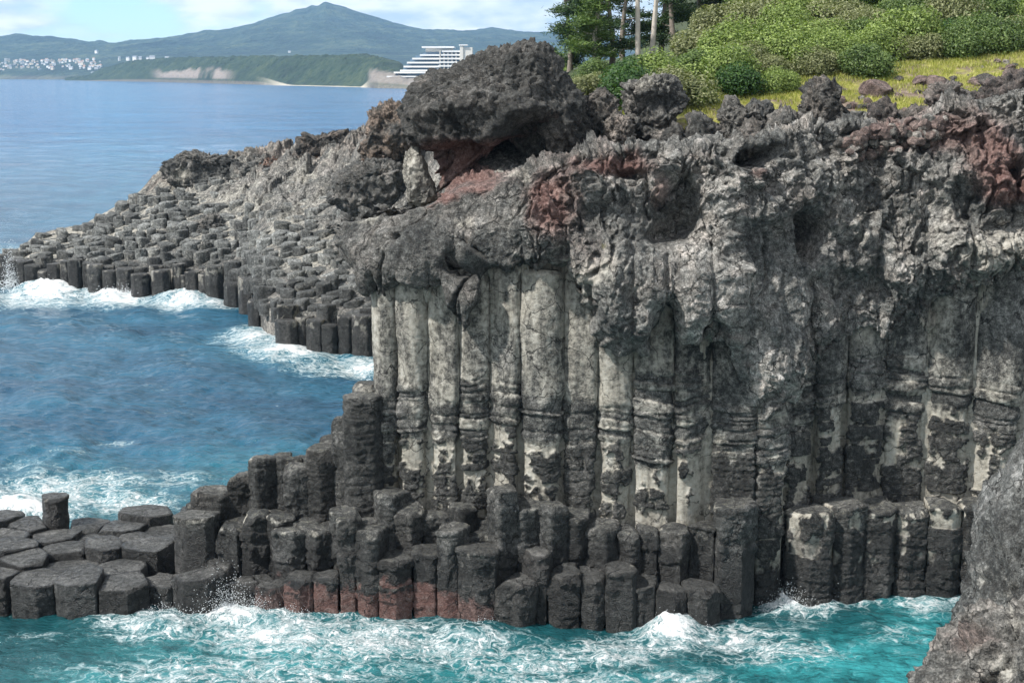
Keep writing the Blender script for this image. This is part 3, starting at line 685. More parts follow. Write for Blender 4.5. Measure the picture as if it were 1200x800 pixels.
RIM = [
 ('lava_boulder', [(731,97),(745,91),(775,88),(797,98),(803,117),(790,132),(783,150),(778,172),(740,172),(737,140)], 68.4, 1.1, 1.4, 5, dict(lite=.32, warm=.3, pale=[(765,100,34,13,.5)], dents=[(757,135,18,24,-.35)]), 'upright grey boulder, sunlit top painted in, standing right of the huge dark boulder'),  # pale patch puts the sunlight on this boulder's top into its colour
 ('lava_boulder', [(684,112),(700,104),(716,106),(722,118),(718,140),(722,165),(690,175),(680,150)], 67.6, .9, 1.2, 6, dict(lite=.05, warm=.4), 'dark brown leaning rock against the right flank of the huge boulder'),
 ('lava_boulder', [(712,140),(722,132),(736,136),(742,160),(738,182),(712,185),(706,165)], 66.4, .7, .9, 7, dict(lite=.3, warm=.5, redb=.2), 'small pinkish grey rock in the dip below the upright boulder'),
 ('lava_boulder', [(846,140),(852,120),(862,114),(874,130),(884,118),(896,122),(908,140),(906,170),(890,190),(850,188),(842,165)], 66.6, .9, 1.2, 8, dict(lite=.22, pale=[(860,140,12,24,.3)], dents=[(882,150,10,10,-.6)]), 'spiky twin-peaked grey lava crag on the rim below the dark green bushes'),
 ('lava_boulder', [(944,104),(950,94),(972,92),(984,104),(982,120),(994,135),(992,165),(960,175),(938,165),(942,130)], 67.4, 1., 1.2, 9, dict(lite=.15, redb=.12, warm=.4), 'dark stacked lava pillar left of the yellow grass'),
 ('lava_boulder', [(905,150),(925,140),(948,146),(962,165),(960,195),(930,215),(905,205),(898,178)], 65.0, 1., 1.3, 10, dict(lite=.16, rough=1.2), 'rugged dark grey rim rock below the stacked pillar'),
 ('lava_boulder', [(925,196),(945,186),(968,196),(985,225),(990,245),(965,262),(935,252),(920,225)], 63.2, 1.1, 1.3, 12, dict(lite=.4, warm=.35, pale=[(955,200,22,18,.5)]), 'tan pitted lava lobe jutting over the dark cleft in the cliff'),
 ('lava_boulder', [(806,200),(826,188),(862,192),(890,206),(904,222),(900,262),(870,278),(830,270),(808,240)], 62.5, 1.3, 1.2, 13, dict(lite=.38, rough=.75, pale=[(850,215,40,16,.25)], red=[(835,192,24,7,.5),(886,206,14,8,.6)], dents=[(868,262,10,8,-.5),(840,225,14,8,.25)]), 'rounded pale grey lava bulge with pinkish top in the middle of the rim'),
 ('lava_boulder', [(690,196),(712,184),(742,176),(766,180),(770,196),(758,206),(720,212),(695,210)], 64.2, 1., 1.3, 14, dict(lite=.4, redb=.75, rough=.6), 'smooth pink-red lava ledge right of the hollow under the huge boulder'),
 ('lava_boulder', [(622,236),(634,214),(652,208),(668,222),(674,252),(668,272),(648,262),(628,268)], 63.0, .75, .9, 15, dict(lite=.3, redb=.6, pale=[(657,226,10,14,.7)], rough=.8), 'red lava lump with pale patch hanging below the pink ledge'),
 ('lava_boulder', [(560,208),(580,198),(606,196),(628,206),(620,220),(590,218),(566,220)], 64.6, .8, 1., 16, dict(lite=.4, paleb=.45, rough=.9), 'pale crumbly rock at the mouth of the red hollow'),
 ('lava_boulder', [(1086,150),(1110,128),(1150,118),(1195,122),(1230,130),(1230,160),(1180,168),(1130,172),(1092,170)], 66.0, 1.6, 2., 17, dict(lite=.12, redb=.38, warm=.6), 'long purple-brown lava slab above the red hollow at right edge'),
 ('lava_boulder', [(1138,190),(1160,172),(1185,168),(1225,172),(1230,220),(1190,232),(1160,222),(1142,208)], 63.6, 1.2, 1.4, 18, dict(lite=.22, redb=.75, warm=.5, dents=[(1190,200,8,12,-.7)]), 'red lava dome with round hollow at the right edge'),
 ('lava_boulder', [(476,168),(486,160),(496,182),(506,206),(514,236),(500,244),(478,244),(472,210)], 66.5, .8, 1.1, 19, dict(lite=.4, paleb=.55, rough=.45), 'pale upright slab beneath the left side of the huge boulder'),
]
for nm, ol, Y, df, db, sd_, kw, lb in RIM:
    o = outline_rock(nm, ol, Y, df, db, sd_, **kw); tag(o, lb, 'boulder', 'rocks on the cliff top')
for n, (px, py, w, h) in enumerate([(655,150,22,30),(800,172,24,24),(825,160,20,30),(838,182,22,22),(880,165,20,22),(918,150,24,26),(1000,150,22,18),(1040,140,26,20),(1076,146,24,18),(1112,120,28,20),(1150,128,30,18),(1190,112,34,22)]):
    a = np.sort(rng.uniform(0, 6.28, 11)); rr_ = rng.uniform(.65, 1.25, 11)
    ol = [(px + w * r * math.cos(t), py - h * r * math.sin(t)) for t, r in zip(a, rr_)]
    o = outline_rock('lava_crag', ol, 64.6 + .5 * rng.random() + (.8 if py < 140 else 0), .8, 1., 200 + n, sub=5, amp=1., rough=1.3, lite=rng.uniform(.05, .4), warm=.4, redb=.35 if px > 1000 else .05, center=(px, py))
    tag(o, f'jagged lava crag along the cliff rim, {ORD[n]} from left', 'crag', 'jagged crags along the rim')
# outcrop in front, right
o = outline_rock('lava_outcrop', [(1240,470),(1214,535),(1192,566),(1168,604),(1160,650),(1153,700),(1138,735),(1122,775),(1116,900),(1240,1000),(1420,1000),(1440,470),(1300,440)], 35.5, 2.6, 3.5, 30, sub=7, amp=.8, lite=.28, warm=.0, rough=1.0, pale=[(1165,690,40,40,.3)], center=(1270,740))
tag(o, 'tall grey lava outcrop close by at the right edge, above the turquoise cove', 'rock')
o = outline_rock('lava_outcrop', [(1086,812),(1098,785),(1114,762),(1136,744),(1160,732),(1200,722),(1300,720),(1400,760),(1400,1000),(1060,1000),(1066,860)], 31.6, 2.0, 2.2, 31, sub=7, amp=.95, rough=1.5, lite=.5, warm=.3, redb=.1, red=[(1140,752,34,18,.5)], pale=[(1170,790,50,26,.4),(1190,735,30,16,.4)], center=(1240,860))
tag(o, 'pinkish pitted rubble rock at the foot of the tall grey outcrop', 'rock')

# ================================================================== hillside with grass
def GEDGE(px): return lerpt(px, [(600,110),(640,118),(700,132),(760,142),(800,138),(850,122),(900,112),(950,98),(1000,92),(1060,76),(1130,68),(1250,58)])
hpx = np.concatenate([np.linspace(490, 580, 40), np.linspace(582, 1700, 420)]); hy = np.linspace(66.5, 170, 300); HPX, HY = np.meshgrid(hpx, hy); HX = (HPX - 600) / 1733 * HY
HZ = terrain(HX, HY); HZ = -2 + (HZ + 2) * sstep(575, 668, HPX) ** .7; Ph = np.stack([HX, HY, HZ], -1); Ph[..., 2] += .22 * fbm(Ph * .35, 4, 5) + .06 * fbm(Ph * 1.6, 3, 8) - .25 * (HY < 68)
def ground_mat():
    m, t = newmat('hill_soil'); pos = t.n('ShaderNodeNewGeometry').outputs['Position']
    n1 = t.noise(pos, .5, 5); n2 = t.noise(pos, 4, 5)
    g = t.ramp(n2, [(.3, (.10, .10, .022)), (.5, (.22, .21, .04)), (.7, (.34, .30, .10))])
    s = t.ramp(n2, [(.3, (.07, .045, .035)), (.6, (.16, .12, .09)), (.75, (.26, .21, .16))])
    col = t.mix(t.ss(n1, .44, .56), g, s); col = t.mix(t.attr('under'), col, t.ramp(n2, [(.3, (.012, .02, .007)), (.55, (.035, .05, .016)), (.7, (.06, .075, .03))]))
    p = t.n('ShaderNodeBsdfPrincipled', Base__Color=col, Roughness=.9, Normal=t.n('ShaderNodeBump', Strength=.6, Distance=.08, Height=n2).outputs[0])
    t.n('ShaderNodeOutputMaterial', Surface=p.outputs[0]); return m
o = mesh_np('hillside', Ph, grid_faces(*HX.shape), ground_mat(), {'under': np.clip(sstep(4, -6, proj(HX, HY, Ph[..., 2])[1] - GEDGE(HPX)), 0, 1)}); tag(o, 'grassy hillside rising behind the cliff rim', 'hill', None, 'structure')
def hz_(x, y):
    ix = min(max(int(np.searchsorted(hpx, 600 + 1733 * x / y)), 0), 459); iy = min(max(int((y - 66.5) / 103.5 * 299), 0), 299); return float(Ph[iy, ix, 2])
def hill_at(px, py, y0=67., y1=150.):
    """first point of the hillside seen at that pixel"""
    y = y0
    while y < y1:
        x, _, z = atY(px, py, y)
        if z <= hz_(x, y): return float(x), y, hz_(x, y)
        y += .2
    x, _, z = atY(px, py, y1); return float(x), y1, hz_(x, y1)
# grass: many short blades on the open slope, cleared round the rubble
NBL = 60000
gpx = rng.uniform(680, 1260, NBL * 2); 
gX = rng.uniform(0, 27, NBL * 2); gY = 67.5 + 14 * rng.random(NBL * 2) ** 1.0
gZ = Ph[np.clip(((gY - 66.5) / 103.5 * 299).astype(int), 0, 299), np.clip(np.searchsorted(hpx, 600 + 1733 * gX / gY), 0, 459), 2]
qx, qy = proj(gX, gY, gZ)
dens = fbm(np.stack([gX, gY, gZ * 0], -1) * .55, 3, 12)
ok = (qy > GEDGE(qx) - 14) & (qx > 640) & (qx < 1300) & (dens > -.06 - .2 * rng.random(NBL * 2))
gX, gY, gZ = gX[ok], gY[ok], gZ[ok]; n = len(gX)
hgt = rng.uniform(.10, .3, n); a = rng.uniform(0, 2 * np.pi, n); wd = rng.uniform(.016, .032, n); lx = rng.normal(0, .09, n); ly = rng.normal(0, .09, n)
b = np.stack([gX, gY, gZ - .03], -1); wv = np.stack([np.cos(a) * wd, np.sin(a) * wd, 0 * a], -1); tp = b + np.stack([lx, ly, hgt], -1)
V = np.stack([b - wv, b + wv, tp], 1).reshape(-1, 3)
G_LEAF = make_leaf('grass_blade', (.14, .17, .03), (.32, .34, .065), (.52, .47, .2), .35)
o = mesh_np('grass', V, np.arange(3 * n).reshape(-1, 3), G_LEAF, {'rnd': np.repeat(rng.random(n), 3)}, smooth=False)
tag(o, 'yellow-green grass on the slope above the cliff', 'grass', None, 'stuff')
# loose stones and rubble on the slope
def stone_mesh(seed, kind):
    V, Fc = ico(4); r = np.random.default_rng(seed); s = np.array([1, r.uniform(.7, 1), r.uniform(.5, .8)])
    P = V * s; d = .22 * fbm(P * 1.2 + seed, 3, 3) + .12 * ridged(P * 2.3 + seed, 3, 6); wd, wv = worley(P * 1.3 + seed, 2)
    for _ in range(11):
        n_ = r.normal(size=3); n_ /= np.linalg.norm(n_); e = P @ n_; P = P - n_ * (np.maximum(e - e.max() * r.uniform(.6, .9), 0) * .95)[:, None]
    P = P * (1 + .7 * d + .15 * (wv - .5) * sstep(.8, .3, wd))[:, None]
    red = {'red': .6, 'dark': .05, 'grey': 0.}[kind]; lite = {'red': .3, 'dark': .05, 'grey': .6}[kind]; one = np.ones(len(P))
    o = mesh_np('loose_stone', P, Fc, ROCK, {'red': one * red, 'lite': one * lite, 'pale': one * (.25 if kind == 'grey' else 0), 'warm': one * .4})
    me = o.data; bpy.data.objects.remove(o); return me
SM = {k: [stone_mesh(i + 10 * n, k) for i in range(3)] for n, k in enumerate(('red', 'dark', 'grey'))}
def stone(x, y, z, r, kind, label, group):
    o = bpy.data.objects.new('loose_stone', random.choice(SM[kind])); link(o); o.location = (x, y, z + r * .25); o.scale = (r, r, r)
    o.rotation_euler = (rng.uniform(-.3, .3), rng.uniform(-.3, .3), rng.uniform(0, 6.3)); tag(o, label, 'stone', group)
for px, py, r, k, lb in [(1155,98,.75,'dark','round dark stone alone on the yellow grass at far right'),(1160,112,.75,'dark','dark flat boulder just below the round dark stone'),
                         (1185,104,.5,'dark','small dark stone by the right edge of the yellow slope'),(1108,130,1.,'dark','dark grey boulder at the top end of the purple slab'),
                         (1028,112,1.05,'red','red-brown rock poking out of the middle of the yellow grass'),(1098,104,.95,'red','crumbly red rock on the upper yellow grass'),(1080,98,.7,'red','smaller red rock left of the crumbly red one'),(1142,100,.5,'red','little red rock beside the round dark stone')]:
    x, y, z = hill_at(px, py); stone(x, y, z - .1, r * rng.uniform(.8, .95), k, lb, 'single stones on the grass')
for i in range(90):
    u = rng.random(); px = 990 + 110 * u + rng.uniform(-12, 12); py = 176 - 26 * u + rng.uniform(-17, 15)
    ii = np.where((np.abs(CLPX - px) < 2.5) & (np.abs(CLPY - py) < 2.5))[0]
    if len(ii) == 0: continue
    x, y, z = CLP[ii[np.argmin(CLP[ii, 1])]]; z -= .05
    k = ['red', 'grey', 'dark'][int(rng.choice(3, p=[.5, .3, .2]))]
    stone(float(x), y, float(z), rng.uniform(.16, .42), k, {'red': 'reddish loose stone in the scree below the yellow grass', 'grey': 'pale grey loose stone in the scree below the yellow grass', 'dark': 'dark loose stone in the scree below the yellow grass'}[k], 'scree stones below the grass')
for i in range(70):
    g = [(1030,118,40,9),(1095,104,45,10),(1150,118,40,10),(985,118,30,8),(1180,82,30,8),(1060,135,60,8)][i % 6]
    px = g[0] + rng.normal(0, g[2]); py = g[1] + rng.normal(0, g[3])
    if px > 1196 or py < float(GEDGE(px)) + 6: continue
    x, y, z = hill_at(px, py); k = ['red', 'dark', 'grey'][int(rng.choice(3, p=[.55, .25, .2]))]
    stone(x, y, z - .03, rng.uniform(.1, .34), k, {'red': 'small reddish stone lying in the yellow grass', 'grey': 'small pale stone lying in the yellow grass', 'dark': 'small dark stone lying in the yellow grass'}[k], 'small stones in the yellow grass')
# ================================================================== shrubs, pines
def leafcloud(seed, rad, nl, size, blobs=16, flat=.8, needle=False):
    r = np.random.default_rng(seed)
    c = r.normal(size=(blobs, 3)); c /= np.linalg.norm(c, axis=1)[:, None]; c *= (r.random((blobs, 1)) ** .5) * .62; c[:, 2] = np.abs(c[:, 2]) * flat
    br = r.uniform(.26, .46, blobs)
    k = r.integers(0, blobs, nl); d = r.normal(size=(nl, 3)); d /= np.linalg.norm(d, axis=1)[:, None]
    p = c[k] + d * (br[k] * (1 - .35 * r.random(nl) ** 2))[:, None]
    p = p * rad; p[:, 2] += rad * .3
    nn = d + r.normal(0, .55, (nl, 3)) + np.array([0, 0, .35]); nn /= np.linalg.norm(nn, axis=1)[:, None]
    t = np.cross(nn, r.normal(size=(nl, 3))); t /= np.linalg.norm(t, axis=1)[:, None]; u = np.cross(nn, t)
    L = size * r.uniform(.6, 1.35, nl)[:, None]; w = L * (.12 if needle else .5)
    V = np.stack([p - t * L, p + u * w, p + t * L, p - u * w], 1).reshape(-1, 3)
    return V, np.arange(4 * nl).reshape(-1, 4), np.repeat(r.random(nl), 4)
LEAF = {'bright': make_leaf('leaf_bright', (.03, .055, .014), (.08, .13, .035), (.18, .24, .08)),
        'olive': make_leaf('leaf_olive', (.07, .085, .03), (.16, .175, .075), (.29, .30, .16)),
        'dark': make_leaf('leaf_dark', (.015, .04, .012), (.035, .085, .022), (.08, .15, .035)),
        'fresh': make_leaf('leaf_fresh', (.06, .095, .022), (.15, .21, .05), (.29, .36, .11))}
BARK = make_plain('bark', (.20, .17, .14), .9, .35, 5)
PALEBARK = make_plain('pale_bark', (.42, .38, .33), .9, .25, 5)
BM = {}
for n, k in enumerate(LEAF):
    for v in range(3):
        V, Fc, rn = leafcloud(50 + n * 5 + v, 1., 14000, .034 if k != 'dark' else .042, blobs=30)
        o = mesh_np('foliage', V, Fc, LEAF[k], {'rnd': rn}, smooth=False); BM.setdefault(k, []).append(o.data); bpy.data.objects.remove(o)
sm = MB()
for i in range(5):
    a = i * 1.3; sm.tube([(0, 0, -.5), (.12 * math.cos(a), .12 * math.sin(a), .05), (.36 * math.cos(a), .36 * math.sin(a), .55)], [.035, .028, .012], 5)
STEM = sm.build('stem', BARK); STEMM = STEM.data; bpy.data.objects.remove(STEM)
def bush(x, y, r, kind, label, group, zs=1.):
    e = empty('shrub', (x, y, hz_(x, y) - .1 * r)); tag(e, label, 'shrub', group)
    f = bpy.data.objects.new('foliage', random.choice(BM[kind])); link(f, e); f.scale = (r * 1.12, r * 1.12, r * zs); f.rotation_euler = (0, 0, rng.uniform(0, 6.3))
    s = bpy.data.objects.new('stems', STEMM); link(s, e); s.scale = (r, r, r * zs)
KW = {'bright': 'bright green', 'olive': 'dull olive', 'dark': 'dark green', 'fresh': 'yellowish green'}
# hand-placed characteristic shrubs: pixel of the foot, radius in pixels, kind
for px, py, rp, k, lb in [(1018,94,40,'bright','round bright green shrub alone at the edge of the yellow grass'),
                          (865,118,34,'dark','dark green shrub right of the upright grey boulder'),(822,128,24,'fresh','pale green shrub between the upright boulder and the dark shrub'),
                          (745,108,36,'dark','dark broadleaf shrub behind the upright grey boulder'),(700,100,32,'bright','green shrub just right of the huge dark boulder'),
                          (655,92,34,'fresh','light green shrub behind the crest of the huge dark boulder'),(915,112,30,'fresh','low yellowish shrub at the grass edge left of the stacked pillar'),
                          (1130,70,40,'bright','leafy bright green shrub thicket at upper right'),(1178,62,42,'bright','leafy green shrub at the right edge above the grass'),
                          (1078,72,34,'olive','dry greyish shrub right of the round bright green shrub'),(960,92,34,'olive','dull olive shrub left of the round bright green shrub')]:
    x, y, z = hill_at(px, py); bush(x, y + .6, rp / 1733 * y * 1.0, k, lb, 'shrubs on the hillside', 1.05)
rowN = ['lowest row by the grass', 'second row up', 'third row up', 'fourth row up', 'fifth row up', 'sixth row up', 'seventh row up', 'topmost row']
dy = [2.2, 5.2, 8.6, 12.4, 17, 23, 30, 38]
cnt = 0
for ri in range(8):
    L = []
    px = 618 + rng.uniform(0, 20)
    while px < 1225:
        x, y, z = hill_at(px, float(GEDGE(px)) - 4); y += dy[ri] + rng.uniform(-.8, .8)
        x = float(atY(px, 40, y)[0]); r = rng.uniform(1.5, 2.5) * (1 + .05 * ri)
        pt, ptop = proj(x, y, hz_(x, y) + r * 1.45)
        if ptop > float(lerpt(px, [(600,58),(660,46),(700,40),(760,30),(800,12),(835,-20),(850,-110)])): L.append((x, y, r, px))
        px += r / y * 1733 * rng.uniform(.85, 1.1)
    for n, (x, y, r, px) in enumerate(L):
        if 860 < px < 990 or px < 700: k = rng.choice(['olive', 'fresh', 'fresh', 'bright'])
        else: k = rng.choice(['olive', 'bright', 'dark', 'fresh', 'olive', 'bright'])
        k = str(k); bush(x, y, r, k, f'{KW[k]} hillside shrub in the {rowN[ri]}, {ORD[n]} from left', 'shrubs on the hillside', rng.uniform(.8, 1.4) if px > 840 else rng.uniform(.75, 1.0)); cnt += 1
print('shrubs', cnt)
# pines on the hilltop, left
PINE = make_leaf('pine_needles', (.012, .032, .014), (.03, .065, .025), (.085, .13, .045), .15)
PINE2 = make_leaf('pine_needles_light', (.03, .06, .015), (.07, .12, .03), (.14, .20, .05), .2)
def pine(x, y, h, seed, spread, label, light=False, dens=1., low=.3):
    r = np.random.default_rng(seed); z = hz_(x, y) - .3
    e = empty('pine_tree', (x, y, z)); tag(e, label, 'tree', 'pines on the hilltop')
    t = MB(); pts = []; 
    for i in range(7):
        q = i / 6; pts.append((.5 * math.sin(q * 3 + seed) * q, .4 * math.sin(q * 2.2 + seed * 2) * q, h * q))
    t.tube(pts, [.22 * (1 - .8 * i / 6) for i in range(7)], 8)
    nb = int(13 * dens); cl = []
    for i in range(nb):
        q = low + (1 - low) * (i + .5) / nb; a = r.uniform(0, 6.3); L = spread * (1.1 - .65 * (q - low)) * r.uniform(.55, 1.1)
        b = np.array([np.interp(q, np.linspace(0, 1, 7), [p[k] for p in pts]) for k in range(3)])
        tip = b + np.array([math.cos(a) * L, math.sin(a) * L, r.uniform(.1, .6)])
        t.tube([tuple(b), tuple(b + (tip - b) * .5 + np.array([0, 0, -.12])), tuple(tip)], [.07, .045, .02], 5)
        for s in range(4):
            f = r.uniform(.35, 1.08); cl.append(b + (tip - b) * f + r.normal(0, .22, 3) * np.array([1, 1, .5]))
    cl.append(np.array(pts[-1]))
    t.build('trunk', PALEBARK if light else BARK, e, True)
    V = []; rn = []
    for c in cl:
        n = 150; d = r.normal(size=(n, 3)); d[:, 2] = d[:, 2] * .5 + .35; d /= np.linalg.norm(d, axis=1)[:, None]
        o_ = c + r.normal(size=(n, 3)) * np.array([.38, .38, .11]); L = r.uniform(.14, .3, n)[:, None]
        sd2 = np.cross(d, r.normal(size=(n, 3))); sd2 /= np.linalg.norm(sd2, axis=1)[:, None]; w = sd2 * .028
        V.append(np.stack([o_ - w, o_ + w, o_ + d * L + w * .4, o_ + d * L - w * .4], 1).reshape(-1, 3)); rn.append(np.repeat(r.random(n), 4))
    V = np.concatenate(V); rn = np.concatenate(rn)
    f = mesh_np('crown', V, np.arange(len(V)).reshape(-1, 4), PINE2 if light else PINE, {'rnd': rn}, smooth=False, parent=e)
def at_px(px, y): return float(atY(px, 40, y)[0])
for px, y, h, s_, sp_, lb, lg, lo in [(640,92,5.2,1,2.1,'dark spreading pine at the left end of the hilltop',False,.04),(668,95,6.2,2,2.3,'dense dark pine second from the left end of the hilltop',False,.06),
                                  (702,93,6.0,3,2.0,'dark pine between the left pine pair and the bare pale trunks',False,.14),(700,90,4.6,4,1.4,'lighter green young pine in front of the dark pines',True,.2),
                                  (718,94,6.5,15,2.2,'dark broad pine low between the bare trunks and the left pines',False,.1),(790,97,6.5,16,2.2,'dark pine low behind the right bare trunk',False,.12),(1040,112,8.,17,2.6,'dark pine crown at the top of the slope above the round bright green shrub',False,.05),(975,110,8.,18,2.4,'dark pine crown between the two slim trees at the top of the slope',False,.08),(730,99,7.,5,2.4,'dark pine behind the left bare pale trunk',False,.12),(775,101,7.4,6,2.2,'dark pine behind the right bare pale trunk',False,.2),(815,103,7.,7,2.0,'dark pine right of the bare trunks, against the bright sky gap',False,.25),
                                  (930,100,7.5,8,1.8,'thin-trunked tree rising out of the olive shrubs',True,.55),(1006,101,7.5,9,1.8,'slim tree rising above the round bright green shrub',True,.55)]:
    pine(at_px(px, y), y, h, s_, sp_, lb, lg, 1., lo)
for px, y, lean, lb in [(748,90,-.1,'bare pale tree trunk, left of a pair in front of dark pines'),(764,91,.35,'bare pale tree trunk leaning right, in front of dark pines')]:
    x = at_px(px, y); e = empty('pine_tree', (x, y, hz_(x, y) - .3)); tag(e, lb, 'tree', 'pines on the hilltop')
    MB().tube([(0, 0, 0), (lean * .4, 0, 2.5), (lean, .1, 5), (lean * 1.6, .2, 7.5)], [.17, .15, .13, .1], 10).build('trunk', PALEBARK, e, True)
    V, Fc, rn = leafcloud(int(px), 1.6, 2500, .16, 10, .6, True); V = V + np.array([lean * 1.6, .2, 6.8])
    mesh_np('crown', V, Fc, PINE, {'rnd': rn}, smooth=False, parent=e)
# ================================================================== far headland with column tops
def Yh(px): return lerpt(px, [(-140,156),(-10,152.5),(60,150),(150,146),(235,143.5),(285,138.5),(300,128),(312,121),(328,117.8),(380,117),(440,116.5),(520,114),(900,112)])
def Yr(px): return lerpt(px, [(-140,160),(0,163),(100,170),(200,175),(300,175),(400,165),(460,150),(520,140),(900,132)])
HSIL = [(-140,345),(-40,330),(-12,312),(10,296),(25,290),(40,276),(100,263),(150,236),(190,212),(230,203),(300,192),(350,182),(400,175),(440,165),(470,158),(520,150),(900,140)]
def zr_h(px): return atY(px, lerpt(px, HSIL), Yr(px))[2]
def headz(px, Y):
    q = (Y - Yh(px)) / np.maximum(3., Yr(px) - Yh(px)); zr = np.maximum(zr_h(px), .2)
    fr = np.clip(2.1 - .6 * (px < 0), 0, None)
    z = fr + (zr - fr) * np.clip(q, 0, 1) ** .92
    z = np.where(q > 1, zr * (1 - ((q - 1) * 1.4) ** 2), z)
    z = np.where(Y - Yh(px) < 2.0, -1.5, z)
    return np.where(px < -12, np.minimum(z, 1.2 - (-12 - px) * .05), z), q
def hx_of(px, Y, z=5.): return (px - CX) / F * (Y * cp - (z - H) * sp)
def hp_of(X, Y, z=5.): return CX + X * F / (Y * cp - (z - H) * sp)
gpx_ = np.linspace(-60, 760, 700); gq = np.concatenate([[-.06, -.03], np.linspace(0.012, 1, 380), np.linspace(1.02, 1.7, 40)])
A, Q = np.meshgrid(gpx_, gq); YY = Yh(A) + Q * np.maximum(3., Yr(A) - Yh(A)); ZZ, _ = headz(A, YY); XX = hx_of(A, YY)
P = np.stack([XX, YY, ZZ], -1)
W = P + np.stack([fbm(P * .3, 3, 1), fbm(P * .3, 3, 4), fbm(P * .3, 3, 7)], -1) * 1.2
upz = sstep(.35, .8, Q + .12 * fbm(P * .12, 3, 9)) * sstep(190, 330, A + 30 * (Q > .8)) 
upz = np.maximum(upz, sstep(.75, .95, Q) * sstep(150, 220, A))
mk = sstep(0, .1, Q)
wd, wv = worley(W * .33, 3)
P[..., 2] += mk * upz * (1.7 * ridged(W * .2, 5, 12, .6) + 1.3 * (wv - .4) * sstep(.75, .4, wd) + .35 * ridged(W * .6, 3, 18) + 1.1 * facet(W * .3, 5) + .5 * facet(W * .8, 9)) + mk * .2 * fbm(P * .5, 4, 22)
P[..., 1] += mk * upz * .8 * fbm(W * .35, 4, 28)
pale = .55 + .45 * fbm(P * .16, 4, 31) - .25 * (1 - sstep(.12, .3, Q)) - .3 * upz + .45 * upz * fbm(P * .5, 3, 35)
lite = .3 + .2 * fbm(P * .4, 3, 36) + .15 * upz
tcol = {'pale': pale, 'lite': lite, 'warm': .25 + .35 * sstep(.7, 1, Q), 'wet': .8 * (Q < .02), 'red': .12 * sstep(.8, 1, Q) * sstep(280, 380, A)}
o = mesh_np('headland', P, grid_faces(*A.shape), ROCK, tcol); tag(o, 'rocky headland across the inlet sloping up from left to right', 'headland', None, 'structure')
# cells
hs = []
sp0 = 1.42
Xs = np.arange(-62, 6, sp0); r = 0; y = 112.
while y < 178:
    for x in Xs + (sp0 / 2 if r % 2 else 0):
        xx, yy = x + rng.uniform(-.42, .42) * sp0, y + rng.uniform(-.42, .42) * sp0; p = float(hp_of(xx, yy))
        if -14 < p < 478:
            z, q = headz(np.array(p), np.array(yy)); d0 = yy - float(Yh(p))
            if d0 > .3 and q < .93: hs.append((xx, yy, p, float(z), float(q), d0))
    y += sp0 * .86; r += 1
HS = np.array(hs)
def hcell(i, gap):
    c = HS[i, :2]; dd = np.hypot(*(HS[:, :2] - c).T); near = [j for j in np.argsort(dd)[:12] if j != i and dd[j] < 3.5]
    poly = [(c[0] + 1.0 * math.cos(a), c[1] + 1.0 * math.sin(a)) for a in np.arange(8) * math.pi / 4 + .3]
    for j in near:
        m = (HS[j, :2] + c) / 2; nv = (HS[j, :2] - c) / (dd[j] + 1e-9); lim = nv @ m - gap; out = []
        for k in range(len(poly)):
            a = np.array(poly[k]); b = np.array(poly[(k+1) % len(poly)]); da = nv @ a - lim; db = nv @ b - lim
            if da <= 0: out.append(tuple(a))
            if da * db < 0: out.append(tuple(a + (b - a) * da / (da - db)))
        poly = out
        if len(poly) < 3: return None
    return poly
frontl = []; SV, SF, SL = [], [], []
sat = {'pale': [], 'lite': [], 'wet': []}
nv_ = 0
NS, NRr = 18, 9
for i in range(len(HS)):
    x, y, p, z, q, d0 = HS[i]
    fr = d0 < 1.9
    poly = hcell(i, .025 if d0 < 2.8 else rng.uniform(.02, .11))
    if poly is None: continue
    if fr:
        frontl.append(dict(poly=poly, x=x, y=y, typ='far', top=2.9 + rng.uniform(-.8, .7), px=600., hp=p, q=0)); continue
    up_ = float(sstep(.35, .7, np.array(q)) * sstep(200, 330, np.array(p)))
    if rng.random() < up_ * .45: continue
    pl = round_poly(poly, NS, .07); c = pl.mean(0)
    top = z + rng.uniform(-.15, .9) + (.25 * rng.random() if q < .2 else 0); bot = z - .9
    tilt = rng.uniform(-.22, .22, 2); dome = rng.uniform(.0, .13)
    prof = [(1, bot), (1, top - .2), (.99, top - .07), (.95, top - .01), (.8, top + dome * .35), (.55, top + dome * .75), (.25, top + dome), (.02, top + dome)]
    vv = []
    for f, zz in prof:
        xy = c + (pl - c) * f; d = xy - c
        vv.append(np.column_stack([xy, zz + (d @ tilt) * (zz > bot + .01)]))
    vv = np.array(vv); SV.append(vv.reshape(-1, 3)); SF.append(grid_faces(len(prof), NS, True, nv_)); nv_ += len(prof) * NS
    lt = rng.uniform(.15, .7) if q > .15 else rng.uniform(.05, .2)
    sat['lite'].append(np.full(len(prof) * NS, lt))
    pz = np.zeros((len(prof), NS)); pz[:3] = .1; pz += rng.uniform(-.25, .3) * (q > .12) + .25 * up_; sat['pale'].append(pz.ravel()); sat['wet'].append(np.full(len(prof) * NS, .45 if q < .12 else 0))
SVa = np.concatenate(SV); SVa = SVa + (fbm(SVa * 1.6, 3, 3) * .10)[:, None] * np.array([1, 1, .8])
o = mesh_np('basalt_column_field', SVa, np.concatenate(SF), ROCK, {k: np.concatenate(v) for k, v in sat.items()})
tag(o, 'countless dark column tops paving the slope of the far headland', 'rock columns', None, 'stuff')
frontl.sort(key=lambda c: c['hp'])
for n, c in enumerate(frontl):
    c['px'] = 2000.; o = column(c, 900 + n, dz=.16, N=36, zbot=-1.)
for n, c in enumerate(frontl):
    pass
objs = sorted([o for o in bpy.data.objects if o.name.startswith('basalt_column') and o.get('label') is None], key=lambda o: float(hp_of(o.location.x, o.location.y)))
